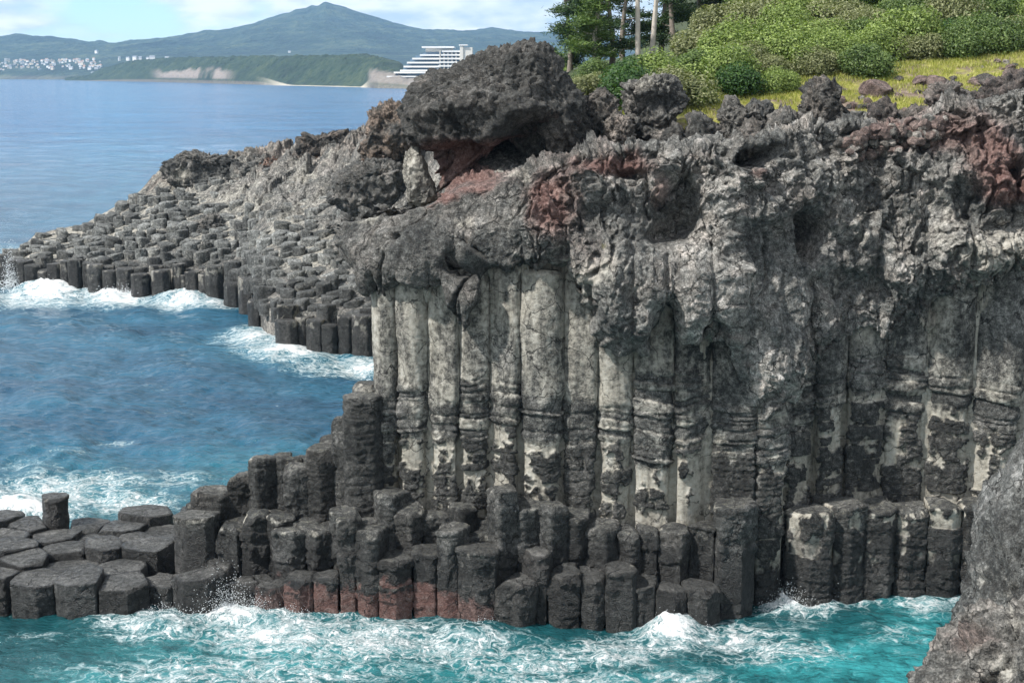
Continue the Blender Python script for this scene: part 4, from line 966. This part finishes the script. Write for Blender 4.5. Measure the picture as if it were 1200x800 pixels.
for n, o in enumerate(objs):
    side = 'left' if n < len(objs) / 2 else 'right'; m = n if side == 'left' else len(objs) - 1 - n
    tag(o, f'waterline basalt column of the far headland, {ORD[m]} from its {side} end', 'rock column', 'columns along the far headland waterline', 'thing')
print('headland front', len(objs), 'field', len(SV))
# crags on the headland ridge
for n, (ol, Y, df, db, kw, lb) in enumerate([
   ([(192,222),(191,196),(198,188),(213,178),(228,180),(240,186),(262,184),(282,190),(286,206),(270,222),(230,228)], 172, 2.6, 3, dict(lite=.22, pale=[(215,205,12,14,.6)]), 'dark-topped grey crag at the left end of the headland ridge'),
   ([(280,206),(284,196),(298,190),(310,186),(318,196),(330,192),(340,200),(338,214),(300,218)], 169, 1.8, 2, dict(lite=.4, pale=[(322,192,8,6,.5)]), 'low pale crag in the middle of the headland ridge'),
   ([(344,192),(345,172),(352,161),(362,157),(370,163),(384,160),(398,154),(408,152),(412,166),(404,172),(410,186),(392,196),(360,200)], 163, 2.2, 2.6, dict(lite=.05, warm=.7, redb=.05), 'brown jagged crag right of the reddish bush on the ridge'),
   ([(432,160),(434,134),(442,126),(460,121),(474,124),(484,136),(490,165),(480,200),(445,196),(420,180)], 140, 3., 3.5, dict(lite=.3, warm=1.3, redb=.14), 'rounded brown crag beside the huge dark boulder'),
   ([(300,228),(304,210),(322,203),(350,202),(384,203),(392,214),(380,232),(340,240),(312,240)], 160, 2.2, 2.6, dict(lite=.38, pale=[(330,222,20,12,.5),(365,222,14,10,.4)]), 'pale-sided outcrop below the reddish bush'),
   ([(386,236),(392,206),(420,192),(455,190),(478,196),(490,240),(470,252),(420,252)], 136, 2.6, 3., dict(lite=.2), 'dark grey bluff on the headland beside the pale upright slab'),
   ([(300,262),(306,246),(324,240),(345,246),(348,266),(330,276),(308,274)], 150, 1.4, 1.6, dict(lite=.3, pale=[(322,262,16,8,.5)]), 'small grey outcrop in the middle of the columned slope'),
   ([(232,276),(236,258),(252,250),(262,262),(264,284),(246,290)], 156, 1.2, 1.4, dict(lite=.22, pale=[(240,280,12,8,.6)]), 'little wedge-shaped outcrop on the columned slope')]):
    o = outline_rock('headland_crag', ol, Y, df, db, 60 + n, sub=6, amp=1.15, rough=1.2, **kw); tag(o, lb, 'crag', 'crags on the far headland')
RED = make_leaf('leaf_rust', (.05, .03, .02), (.11, .06, .045), (.2, .12, .08), .15)
V, Fc, rn = leafcloud(77, 1., 3000, .06, 12, .7)
for px, py, Y, r, lb in [(322,188,168,2.3,'rust-brown bush on the middle of the headland ridge'),(440,178,141,1.5,'small brown bush below the rounded brown crag'),(378,186,161,1.8,'rust-brown bush in front of the jagged crag')]:
    x, _, z = atY(px, py, Y); e = empty('shrub', (float(x), Y, float(z) - .9 * r)); tag(e, lb, 'shrub', 'rust-brown bushes on the headland')
    f = mesh_np('foliage', V * [r * 1.2, r, r], Fc, RED, {'rnd': rn}, smooth=False, parent=e)
    s = bpy.data.objects.new('stems', STEMM); link(s, e); s.scale = (r, r, r)

# ================================================================== sea
rowsY = []
for py in np.concatenate([np.arange(1500, 900, -8), np.arange(900, 130, -1.0), np.arange(130, 87.6, -.5)]):
    rowsY.append(H / math.tan(PIT + math.atan((py - 400) / F)))
rowsY = np.array(sorted(set([y for y in rowsY if 0 < y < 9000])) + [9700.])
cpx = np.concatenate([np.arange(-1500, -60, 12), np.arange(-60, 1260, 1.35), np.arange(1260, 2700, 12)])
CP, SY = np.meshgrid(cpx, rowsY); SX = (CP - CX) / F * (SY * cp + H * sp)
spc = np.gradient(rowsY)[:, None] + 0 * SX
Z = np.zeros_like(SX); DX = np.zeros_like(SX); DY = np.zeros_like(SX)
wr = np.random.default_rng(21)
for k in range(54):
    lam = .7 * (26 / .7) ** (k / 53); th = math.radians(205) + wr.normal(0, .55) if lam > 3 else wr.uniform(0, 6.28)
    kx, ky = math.cos(th) * 2 * math.pi / lam, math.sin(th) * 2 * math.pi / lam; ph = wr.uniform(0, 6.28)
    amp = .009 * lam ** .55 * np.exp(-(np.maximum(spc, .05) / lam * 2.6) ** 2)
    arg = kx * SX + ky * SY + ph; Z += amp * np.sin(arg); DX -= amp * .8 * math.cos(th) * np.cos(arg); DY -= amp * .8 * math.sin(th) * np.cos(arg)
PXs, PYs = proj(SX, SY, 0 * SX)
# foam and colour belong to places on the water: along the rocks, in the cove, behind the shelf
FO = [(60,748,110,16,.25),(170,735,70,22,.75),(270,716,80,30,1.0),(330,745,120,30,.85),(440,752,90,30,.85),(520,760,100,26,.75),(610,775,120,26,.62),(720,765,70,22,.75),(790,742,60,26,1.0),(860,748,70,22,.75),(940,705,60,22,1.),(1000,700,50,20,.7),(1090,712,50,22,.45),
      (900,770,110,20,.5),(700,800,200,20,.6),(300,790,240,26,.62),(1060,745,60,25,.3),(1130,720,30,20,.3),
      (20,600,70,24,1.),(60,575,90,24,.85),(150,585,60,16,.85),(120,560,70,14,.6),(210,560,60,14,.45),(30,545,60,12,.35),
      (60,345,60,12,1.05),(140,348,60,12,1.05),(210,356,50,8,.9),(20,350,40,12,.8),(255,360,40,6,.75),(300,395,46,15,.85),(340,412,60,15,.95),(420,425,60,14,.9),(380,430,60,12,.6),(250,400,30,10,.35),(10,300,14,14,.8),(-20,310,30,30,.8),
      (130,512,40,6,.4),(80,530,50,6,.32),(190,480,40,5,.3),(180,452,30,4,.22)]
foam = np.zeros_like(SX); wx = 14 * fbm(np.stack([SX, SY, 0 * SX], -1) * .25, 3, 5)
for (bx, by, ax, ay, a) in FO: foam = np.maximum(foam, a * np.exp(-((PXs + wx - bx) / ax) ** 2 - ((PYs + wx * .3 - by) / ay) ** 2))
foam *= 1.08; foam += .10 * sstep(.05, .25, Z) * (SY < 180)
aqua = np.zeros_like(SX)
for (bx, by, ax, ay, a) in [(1000,782,90,34,1.),(1075,750,50,40,.85),(930,790,80,18,.8),(1060,800,60,30,1.),(560,785,150,30,.45),(300,775,180,40,.6),(120,800,100,20,.55),(760,800,120,26,.4),(380,400,100,40,.15),(300,560,120,40,.2),(100,580,100,40,.25)]:
    aqua = np.maximum(aqua, a * np.exp(-((PXs + wx - bx) / ax) ** 2 - ((PYs + wx * .4 - by) / ay) ** 2))
dark = sstep(1., 0., aqua) * np.exp(-((PYs - 760) / 60) ** 2)
# surges against the rocks
for (bx, by, ax, ay, a) in [(262,712,44,14,.85),(330,728,40,14,.45),(790,738,34,14,1.05),(935,700,36,12,.75),(975,690,14,9,.6),(560,742,40,10,.4),(140,342,40,6,.9),(60,340,40,7,.9),(215,352,30,5,.6),(12,318,12,10,.8),(180,735,40,10,.3),(20,598,40,10,.6)]:
    g = a * np.exp(-((PXs - bx) / ax) ** 2 - ((PYs - by) / ay) ** 2)
    Z += g * (1 + .5 * fbm(np.stack([SX, SY, 0 * SX], -1) * 1.3, 4, 15))
nearm = sstep(90, 60, SY)
chop = ridged(np.stack([SX, SY, 0 * SX], -1) * .55, 4, 41); Z += nearm * (.14 * chop + .05 * fbm(np.stack([SX, SY, 0 * SX], -1) * 2.2, 3, 45)) * (PYs > 500)
Z *= .75 + .75 * sstep(66, 85, SY)
P = np.stack([SX + DX, SY + DY, Z], -1); P[SY > 1500, 2] = 0
def water_mat():
    m, t = newmat('sea_water'); geo = t.n('ShaderNodeNewGeometry').outputs['Position']
    flat = t.scale(geo, (1, 1, .3))
    fo = t.attr('foam'); aq = t.attr('aqua'); far = t.attr('far')
    w1 = t.n('ShaderNodeTexNoise', Vector=flat, Scale=.55, Detail=4.); w2 = t.n('ShaderNodeTexNoise', Vector=flat, Scale=2.2, Detail=3.)
    def warp(src, node, amt):
        a = t.n('ShaderNodeVectorMath', {'operation': 'SUBTRACT'}, _0=node.outputs['Color'], _1=(.5, .5, .5)); b = t.n('ShaderNodeVectorMath', {'operation': 'SCALE'}, _0=a.outputs[0]); b.inputs['Scale'].default_value = amt
        return t.n('ShaderNodeVectorMath', {'operation': 'ADD'}, _0=src, _1=b.outputs[0]).outputs[0]
    v = warp(warp(flat, w1, 3.4), w2, .7)
    lace = None
    for sc, wd in ((.7, .34), (1.7, .3)):
        vo = t.n('ShaderNodeTexVoronoi', {'feature': 'DISTANCE_TO_EDGE', 'voronoi_dimensions': '2D'}, Vector=v, Scale=sc).outputs['Distance']
        wd_ = t.math('MULTIPLY', t.math('ADD', fo, .05), wd)
        l = t.math('SUBTRACT', 1., t.math('DIVIDE', vo, wd_), clamp=True)
        lace = l if lace is None else t.math('MAXIMUM', lace, t.math('MULTIPLY', l, .85))
    nz = t.noise(v, 1.1, 6, .62); nf = t.noise(v, 5, 5, .65)
    body = t.ss(t.math('ADD', fo, t.math('ADD', t.math('MULTIPLY', t.math('SUBTRACT', nz, .5), 1.5), t.math('MULTIPLY', t.math('SUBTRACT', nf, .5), .7))), .62, 1.05)
    lc = t.math('MULTIPLY', t.math('MULTIPLY', lace, t.ss(t.math('ADD', fo, t.math('MULTIPLY', t.math('SUBTRACT', nz, .5), .9)), .18, .55)), t.ss(nf, .3, .55))
    f = t.math('MAXIMUM', body, lc)
    f = t.math('MULTIPLY', f, t.ss(fo, .02, .12))
    # scattered whitecaps
    wc = t.math('MULTIPLY', t.ss(t.noise(t.scale(geo, (.10, .28, 1)), 1., 6, .62), .70, .76), t.ss(nf, .45, .6)); f = t.math('MAXIMUM', f, t.math('MULTIPLY', wc, .55))
    big = t.ss(t.math('ADD', t.math('MULTIPLY', t.noise(t.scale(geo, (.012, .03, 0)), 1., 4), .4), t.math('MULTIPLY', t.noise(t.scale(geo, (.06, .16, 0)), 1., 7, .7), .6)), .36, .62)
    deep = t.mix(big, c4(.0065, .046, .090), c4(.012, .088, .148))
    teal = t.mix(nz, c4(.004, .030, .036), c4(.009, .066, .076))
    near = t.attr('near')
    col = t.mix(near, deep, teal)
    farc = t.mix(big, c4(.005, .05, .15), c4(.03, .15, .31)); col = t.mix(far, col, farc)
    col = t.mix(t.math('MULTIPLY', aq, t.ss(nz, .25, .6)), col, c4(.035, .25, .265))
    col = t.mix(t.math('MULTIPLY', t.ss(fo, .15, 1.), .32), col, c4(.07, .24, .26))
    bigw = t.noise(t.scale(geo, (.25, .6, 0)), 1., 6, .6); bigw2 = t.noise(t.scale(geo, (.05, .14, 0)), 1., 5, .6); sm = t.noise(t.scale(geo, (1.6, 2.2, 1)), 1., 5, .6)
    h = t.math('ADD', t.math('MULTIPLY', bigw, .55), t.math('ADD', t.math('MULTIPLY', sm, .16), t.math('MULTIPLY', t.math('MULTIPLY', bigw2, 5.), far)))
    bp = t.n('ShaderNodeBump', Strength=1., Distance=1.1, Height=h)
    w = t.n('ShaderNodeBsdfPrincipled', Base__Color=col, Roughness=.12, IOR=1.33, Normal=bp)
    fb = t.n('ShaderNodeBump', Strength=.8, Distance=.12, Height=t.math('ADD', f, nf))
    fm = t.n('ShaderNodeBsdfPrincipled', Base__Color=t.mix(f, c4(.36, .52, .54), c4(.64, .66, .66)), Roughness=.7, Normal=fb)
    mx = t.n('ShaderNodeMixShader', Fac=f, _1=w.outputs[0], _2=fm.outputs[0])
    t.n('ShaderNodeOutputMaterial', Surface=mx.outputs[0]); return m
o = mesh_np('sea', P, grid_faces(*SX.shape), water_mat(), {'foam': foam, 'aqua': aqua, 'far': sstep(140, 700, SY), 'near': sstep(90, 62, SY)})
tag(o, 'blue-green sea with white surf along the rocks', 'sea', None, 'structure')
# spray thrown up by the surf
WHITE = make_plain('spray_white', (.7, .73, .74), .6, .04, 3)
V0, F0 = ico(1); SPV, SPF = [], []; n0 = 0
for (px, py, Y, w, hgt, n) in [(262,706,58.0,1.7,1.5,900),(300,716,57.6,1.5,.8,500),(345,728,57.3,1.,.6,250),(790,735,56.6,1.1,.7,350),(925,700,58.8,1.2,1.,400),(975,682,59.9,.5,.9,160),(565,738,56.4,1.,.5,200),(190,730,57.6,.9,.6,220),(12,318,151,1.0,3.6,420),(60,338,149.5,4,1.1,500),(140,342,146,4.,1.,500),(210,350,144,3,.8,300)]:
    x, _, _ = atY(px, py, Y); far_ = Y > 100
    for k in range(n * 3):
        u = rng.normal(0, .45); zz = abs(rng.normal(0, .5)) * hgt * math.exp(-u * u * .8); s = rng.uniform(.004, .014) * (2.6 if far_ else 1) * (1.3 if zz < .3 * hgt else 1)
        SPV.append(V0 * s * [1, 1, rng.uniform(1, 2.2)] + [float(x) + u * w, Y + rng.normal(0, .35), zz]); SPF.append(F0 + n0); n0 += len(V0)
o = mesh_np('sea_spray', np.concatenate(SPV), np.concatenate(SPF), WHITE); tag(o, 'white droplets of spray above the breaking surf', 'spray', None, 'stuff')

# ================================================================== opposite shore: mountains, wooded coast, hotel, town
def zpx(py, Y): return H + (86 - py) / F * Y
def land_mat(name, c0, c1, c2, sc, dd=8.):
    m, t = newmat(name); pos = t.n('ShaderNodeNewGeometry').outputs['Position']
    n1 = t.noise(pos, sc, 6, .6); n2 = t.noise(pos, sc * 7, 4, .6)
    col = t.ramp(t.math('ADD', t.math('MULTIPLY', n1, .55), t.math('MULTIPLY', n2, .45)), [(.36, c0), (.5, c1), (.66, c2)])
    cl = t.attr('bare'); col = t.mix(cl, col, t.mix(n2, c4(.15, .12, .10), c4(.34, .29, .25)))
    sd_ = t.attr('sand'); col = t.mix(sd_, col, c4(.5, .45, .36))
    p = t.n('ShaderNodeBsdfPrincipled', Base__Color=col, Roughness=.95, Normal=t.n('ShaderNodeBump', Strength=.8, Distance=dd, Height=n2).outputs[0])
    t.n('ShaderNodeOutputMaterial', Surface=p.outputs[0]); return m
MSIL = [(-300,56),(-60,52),(0,47),(30,42),(60,45),(100,50),(128,55),(160,53),(200,48),(240,42),(280,35),(310,27),(330,21),(345,18),(352,14),(364,13),(371,9),(378,10),(386,5.5),(395,8),(402,10),(420,15),(440,21),(470,31),(500,37),(530,39),(560,38),(580,36),(612,40),(700,44),(1500,60)]
px_ = np.linspace(-300, 1500, 900); tq = np.linspace(0, 1.35, 130); A, T = np.meshgrid(px_, tq)
Yco = lerpt(A, [(-300,6200),(0,5500),(130,5000),(200,4600),(1500,4400)]); Yrd = 8200.
Y_ = Yco + (Yrd - Yco) * T
zr = zpx(lerpt(A, MSIL), Yrd); z1 = zpx(lerpt(A, [(-300,73),(0,72),(130,69),(200,66),(1500,66)]), Yco + .25 * (Yrd - Yco))
Zm = np.where(T < .25, z1 * (T / .25) ** .7, z1 + (zr - z1) * np.clip((T - .25) / .75, 0, 1) ** 1.25)
Zm = np.where(T > 1, zr - (T - 1) * 900, Zm); Pm = np.stack([(A - CX) / F * Y_, Y_, Zm], -1)
gk = sstep(.25, .6, T) * sstep(1.02, .8, T); Pm[..., 2] += gk * 45 * ridged(Pm * [.0016, .0016, 0], 5, 3) + sstep(.02, .3, T) * 10 * fbm(Pm * [.006, .006, 0], 4, 6) + sstep(.2, .5, T) * 7 * fbm(Pm * [.012, .012, 0], 3, 9)
o = mesh_np('mountains', Pm, grid_faces(*A.shape), land_mat('mountain_forest', (.003, .012, .010), (.018, .040, .028), (.085, .11, .06), .0045, 40.), {'bare': 0 * A + .25 * sstep(.03, .01, T), 'sand': 0 * A})
tag(o, 'blue-green volcanic mountains along the horizon', 'mountain', None, 'structure')
# wooded coast
px_ = np.linspace(84, 900, 1100); tq = np.concatenate([np.linspace(0, .3, 70), np.linspace(.31, 1, 60)]); A, T = np.meshgrid(px_, tq)
Yc0 = lerpt(A, [(84,4600),(125,4300),(180,3900),(250,3300),(340,2700),(400,2450),(432,2330),(445,2230),(500,2120),(600,2050),(900,2000)])
Y_ = Yc0 + 900 * T
top = lerpt(A, [(84,91),(110,88),(128,80),(145,75),(170,70),(210,67),(300,66),(400,64),(430,63),(445,66),(470,72),(480,80),(640,80),(900,80)])
ztop = zpx(top, Yc0 + 300)
beach = sstep(300, 350, A) * sstep(440, 424, A)
rise = np.where(T < .3, (T / .3) ** (.55), 1.); rise = rise * (1 - beach) + beach * sstep(.012, .3, T) ** .8
Zw = ztop * rise; Pw = np.stack([(A - CX) / F * Y_, Y_, Zw - 1], -1)
Pw[..., 2] += sstep(.02, .12, T) * (5 * fbm(Pw * [.02, .02, 0], 4, 3) + 5.5 * billow(Pw * [.045, .045, 0], 2, 8)) * (1 - .6 * sstep(436, 470, A))
cw = fbm(Pw * [.012, .004, 0], 4, 5); cl = sstep(180, 200, A) * sstep(285, 262, A) * sstep(.006, .02, T) * sstep(.13, .07, T + .10 * cw) * sstep(-.3, .15, cw + .45 * fbm(Pw * [.06, .004, .004], 3, 8) + .15); cl = np.maximum(cl, sstep(432, 438, A) * sstep(.0, .02, T) * sstep(.14, .08, T) * .8)
cl = np.maximum(cl, .6 * sstep(.008, .003, T))
o = mesh_np('wooded_coast', Pw, grid_faces(*A.shape), land_mat('coast_forest', (.005, .016, .008), (.018, .038, .016), (.055, .075, .03), .014, 12.), {'bare': cl, 'sand': beach * sstep(.04, .025, T)})
tag(o, 'wooded coast with bare sea cliffs and a strip of sand', 'coast', None, 'structure')
# hotel
HY_ = 2260.; sc_ = HY_ / F
HW = make_plain('hotel_white', (.78, .77, .74), .6, .05, .05); HG = make_plain('hotel_glass', (.10, .15, .20), .25, .3, .08); HC = make_plain('hotel_cream', (.66, .62, .54), .7, .05, .05)
ze = lambda py: float(zpx(py, HY_)); xe = lambda px: (px - CX) * sc_
e = empty('hotel_building', (xe(510), HY_, ze(90))); tag(e, 'white terraced hotel with stepped balconies and a square tower on the far shore', 'hotel')
bx = lambda name, mat, *bs: [q.build(name, mat, e) for q in [MB()]][0] if False else None
def hbox(name, mat, boxes, parent=e):
    m = MB()
    for (p0, p1, y0, y1, d0, d1) in boxes: m.box((xe(p0) - e.location.x, d0, ze(y1) - e.location.z), (xe(p1) - e.location.x, d1, ze(y0) - e.location.z))
    return m.build(name, mat, parent)
wingL = [(494,62),(485,66),(479,70.5),(475,75),(471,79.5)]
hbox('glazed_wall', HG, [(l + 3, 518, y, y + 4.4, 12, 60) for l, y in wingL] + [(478, 518, 84, 92, 14, 60)])
for l, y in wingL: hbox('balcony', HW, [(l, 519, y + 2.6, y + 4.5, 0, 14)])
hbox('terrace', HW, [(464, 519, 84.4, 86.2, -6, 30)]); hbox('terrace', HW, [(456, 490, 89, 90.6, -10, 20)])
hbox('roof', HW, [(496, 533, 55.6, 57.4, 4, 70)]); hbox('penthouse', HC, [(500, 531, 57.4, 62, 14, 60)])
hbox('guest_wing', HG, [(518, 548, 61.5, 92, -4, 50)])
for k in range(6): hbox('balcony', HW, [(518 - k * 1.2 + 2, 546, 60.5 + k * 4.1, 62.3 + k * 4.1, -14, -4)])
for k in range(7): hbox('dividing_wall', HC, [(517 + k * 4.6, 518 + k * 4.6, 60.6, 84, -13, -4)])
hbox('ground_floor', HW, [(511, 547, 86.2, 88, -14, 30)])
hbox('tower', HC, [(540.5, 544, 55, 92, -18, 20), (544, 554.5, 57, 92, -16, 30)]); hbox('tower_cap', HW, [(539.5, 549, 53.8, 55, -19, 20)])
# houses of the town
WL = [make_plain('house_white', (.74, .73, .70), .7, .06, .05), make_plain('house_cream', (.6, .53, .43), .7, .06, .05), make_plain('house_grey', (.45, .46, .47), .7, .06, .05)]
RF = [make_plain('roof_grey', (.25, .27, .3), .8, .1, .05), make_plain('roof_orange', (.36, .24, .19), .8, .1, .05)]
HM = []
for k in range(6):
    b = MB(); b.box((-.5, -.5, -.5), (.5, .5, .8)); 
    if k % 3 == 1: b.box((-.2, -.2, .802), (.25, .25, 1.0))
    r_ = MB()
    if k % 3 == 0:
        r_.v = [(-.56,-.56,.8),(.56,-.56,.8),(.56,.56,.8),(-.56,.56,.8),(-.56,0,1.15),(.56,0,1.15)]; r_.f = [(0,1,5,4),(2,3,4,5),(0,4,3),(1,2,5),(3,2,1,0)]
    else: r_.box((-.53, -.53, .8), (.53, .53, .86))
    ow = b.build('house_walls', WL[k % 3]); orf = r_.build('house_roof', RF[k % 2]); HM.append((ow.data, orf.data)); bpy.data.objects.remove(ow); bpy.data.objects.remove(orf)
def land_z(X, Y):
    A_ = CX + X / Y * F; yc_ = float(lerpt(A_, [(-300,6200),(0,5500),(130,5000),(200,4600),(1500,4400)])); t_ = (Y - yc_) / (8200 - yc_)
    z1_ = zpx(float(lerpt(A_, [(-300,73),(0,72),(130,69),(200,66),(1500,66)])), yc_ + .25 * (8200 - yc_)); return z1_ * max(0, t_ / .25) ** .7 if t_ < .25 else z1_
def house(px, Y, s, k, label, group, z=None):
    X = (px - CX) / F * Y; z = land_z(X, Y) if z is None else z
    o = empty('house', (X, Y, z)); tag(o, label, 'house', group, 'thing')
    w = bpy.data.objects.new('walls', HM[k][0]); link(w, o); rf = bpy.data.objects.new('roof', HM[k][1]); link(rf, o)
    for q in (w, rf): q.scale = (s * rng.uniform(.8, 1.5), s, s * rng.uniform(.8, 1.1)); 
    rf.scale = w.scale; o.rotation_euler = (0, 0, rng.uniform(-.5, .5))
for i in range(165):
    px = rng.uniform(-3, 126); Y = float(lerpt(px, [(0,5500),(130,5000)])) + rng.uniform(240, 700) * (1 if px > 15 else .8)
    k = int(rng.choice(6, p=[.3, .17, .08, .25, .15, .05])); c_ = ['white', 'cream', 'grey'][k % 3]
    house(px, Y, rng.uniform(5, 9.5), k, f'tiny {c_} house in the far seaside town at the left', f'{c_} houses of the far town')
house(118, 5120, 12, 0, 'larger white building alone below the far town near the shore', None)
house(126, 5080, 8, 3, 'small white building right of the larger one near the far shore', None)
for n, (px, s) in enumerate([(148,8),(158,9),(166,10),(172,8),(181,9),(186,12),(203,9)]):
    house(px, 4900, s, 0, f'white building on the far wooded ridge right of the town, {ORD[n]} from left', 'white buildings on the far ridge', float(zpx(70.5, 4900)))
for n, (px, py, s) in enumerate([(122,61.5,8),(344,62.5,10),(566,64,7),(570,66,6)]):
    house(px, 5700, s, 0, ['white building alone on the hillside above the far town', 'pale green-white building on the slope under the far peak', 'white house on the far hillside right of the hotel', 'small white house just below another right of the hotel'][n], None, float(zpx(py + 1, 5700)))
# ================================================================== air
def haze():
    m, t = newmat('haze_air'); v = t.n('ShaderNodeVolumePrincipled'); v.inputs['Color'].default_value = (.33, .62, 1., 1); v.inputs['Density'].default_value = HAZE; v.inputs['Anisotropy'].default_value = .0
    t.n('ShaderNodeOutputMaterial', Volume=v.outputs[0])
    b = MB().box((-14000, -400, -14), (14000, 11000, 520)); o = b.build('haze', m); tag(o, 'thin blue haze over the bay', 'haze', None, 'stuff')
HAZE = 5.6e-5
haze()
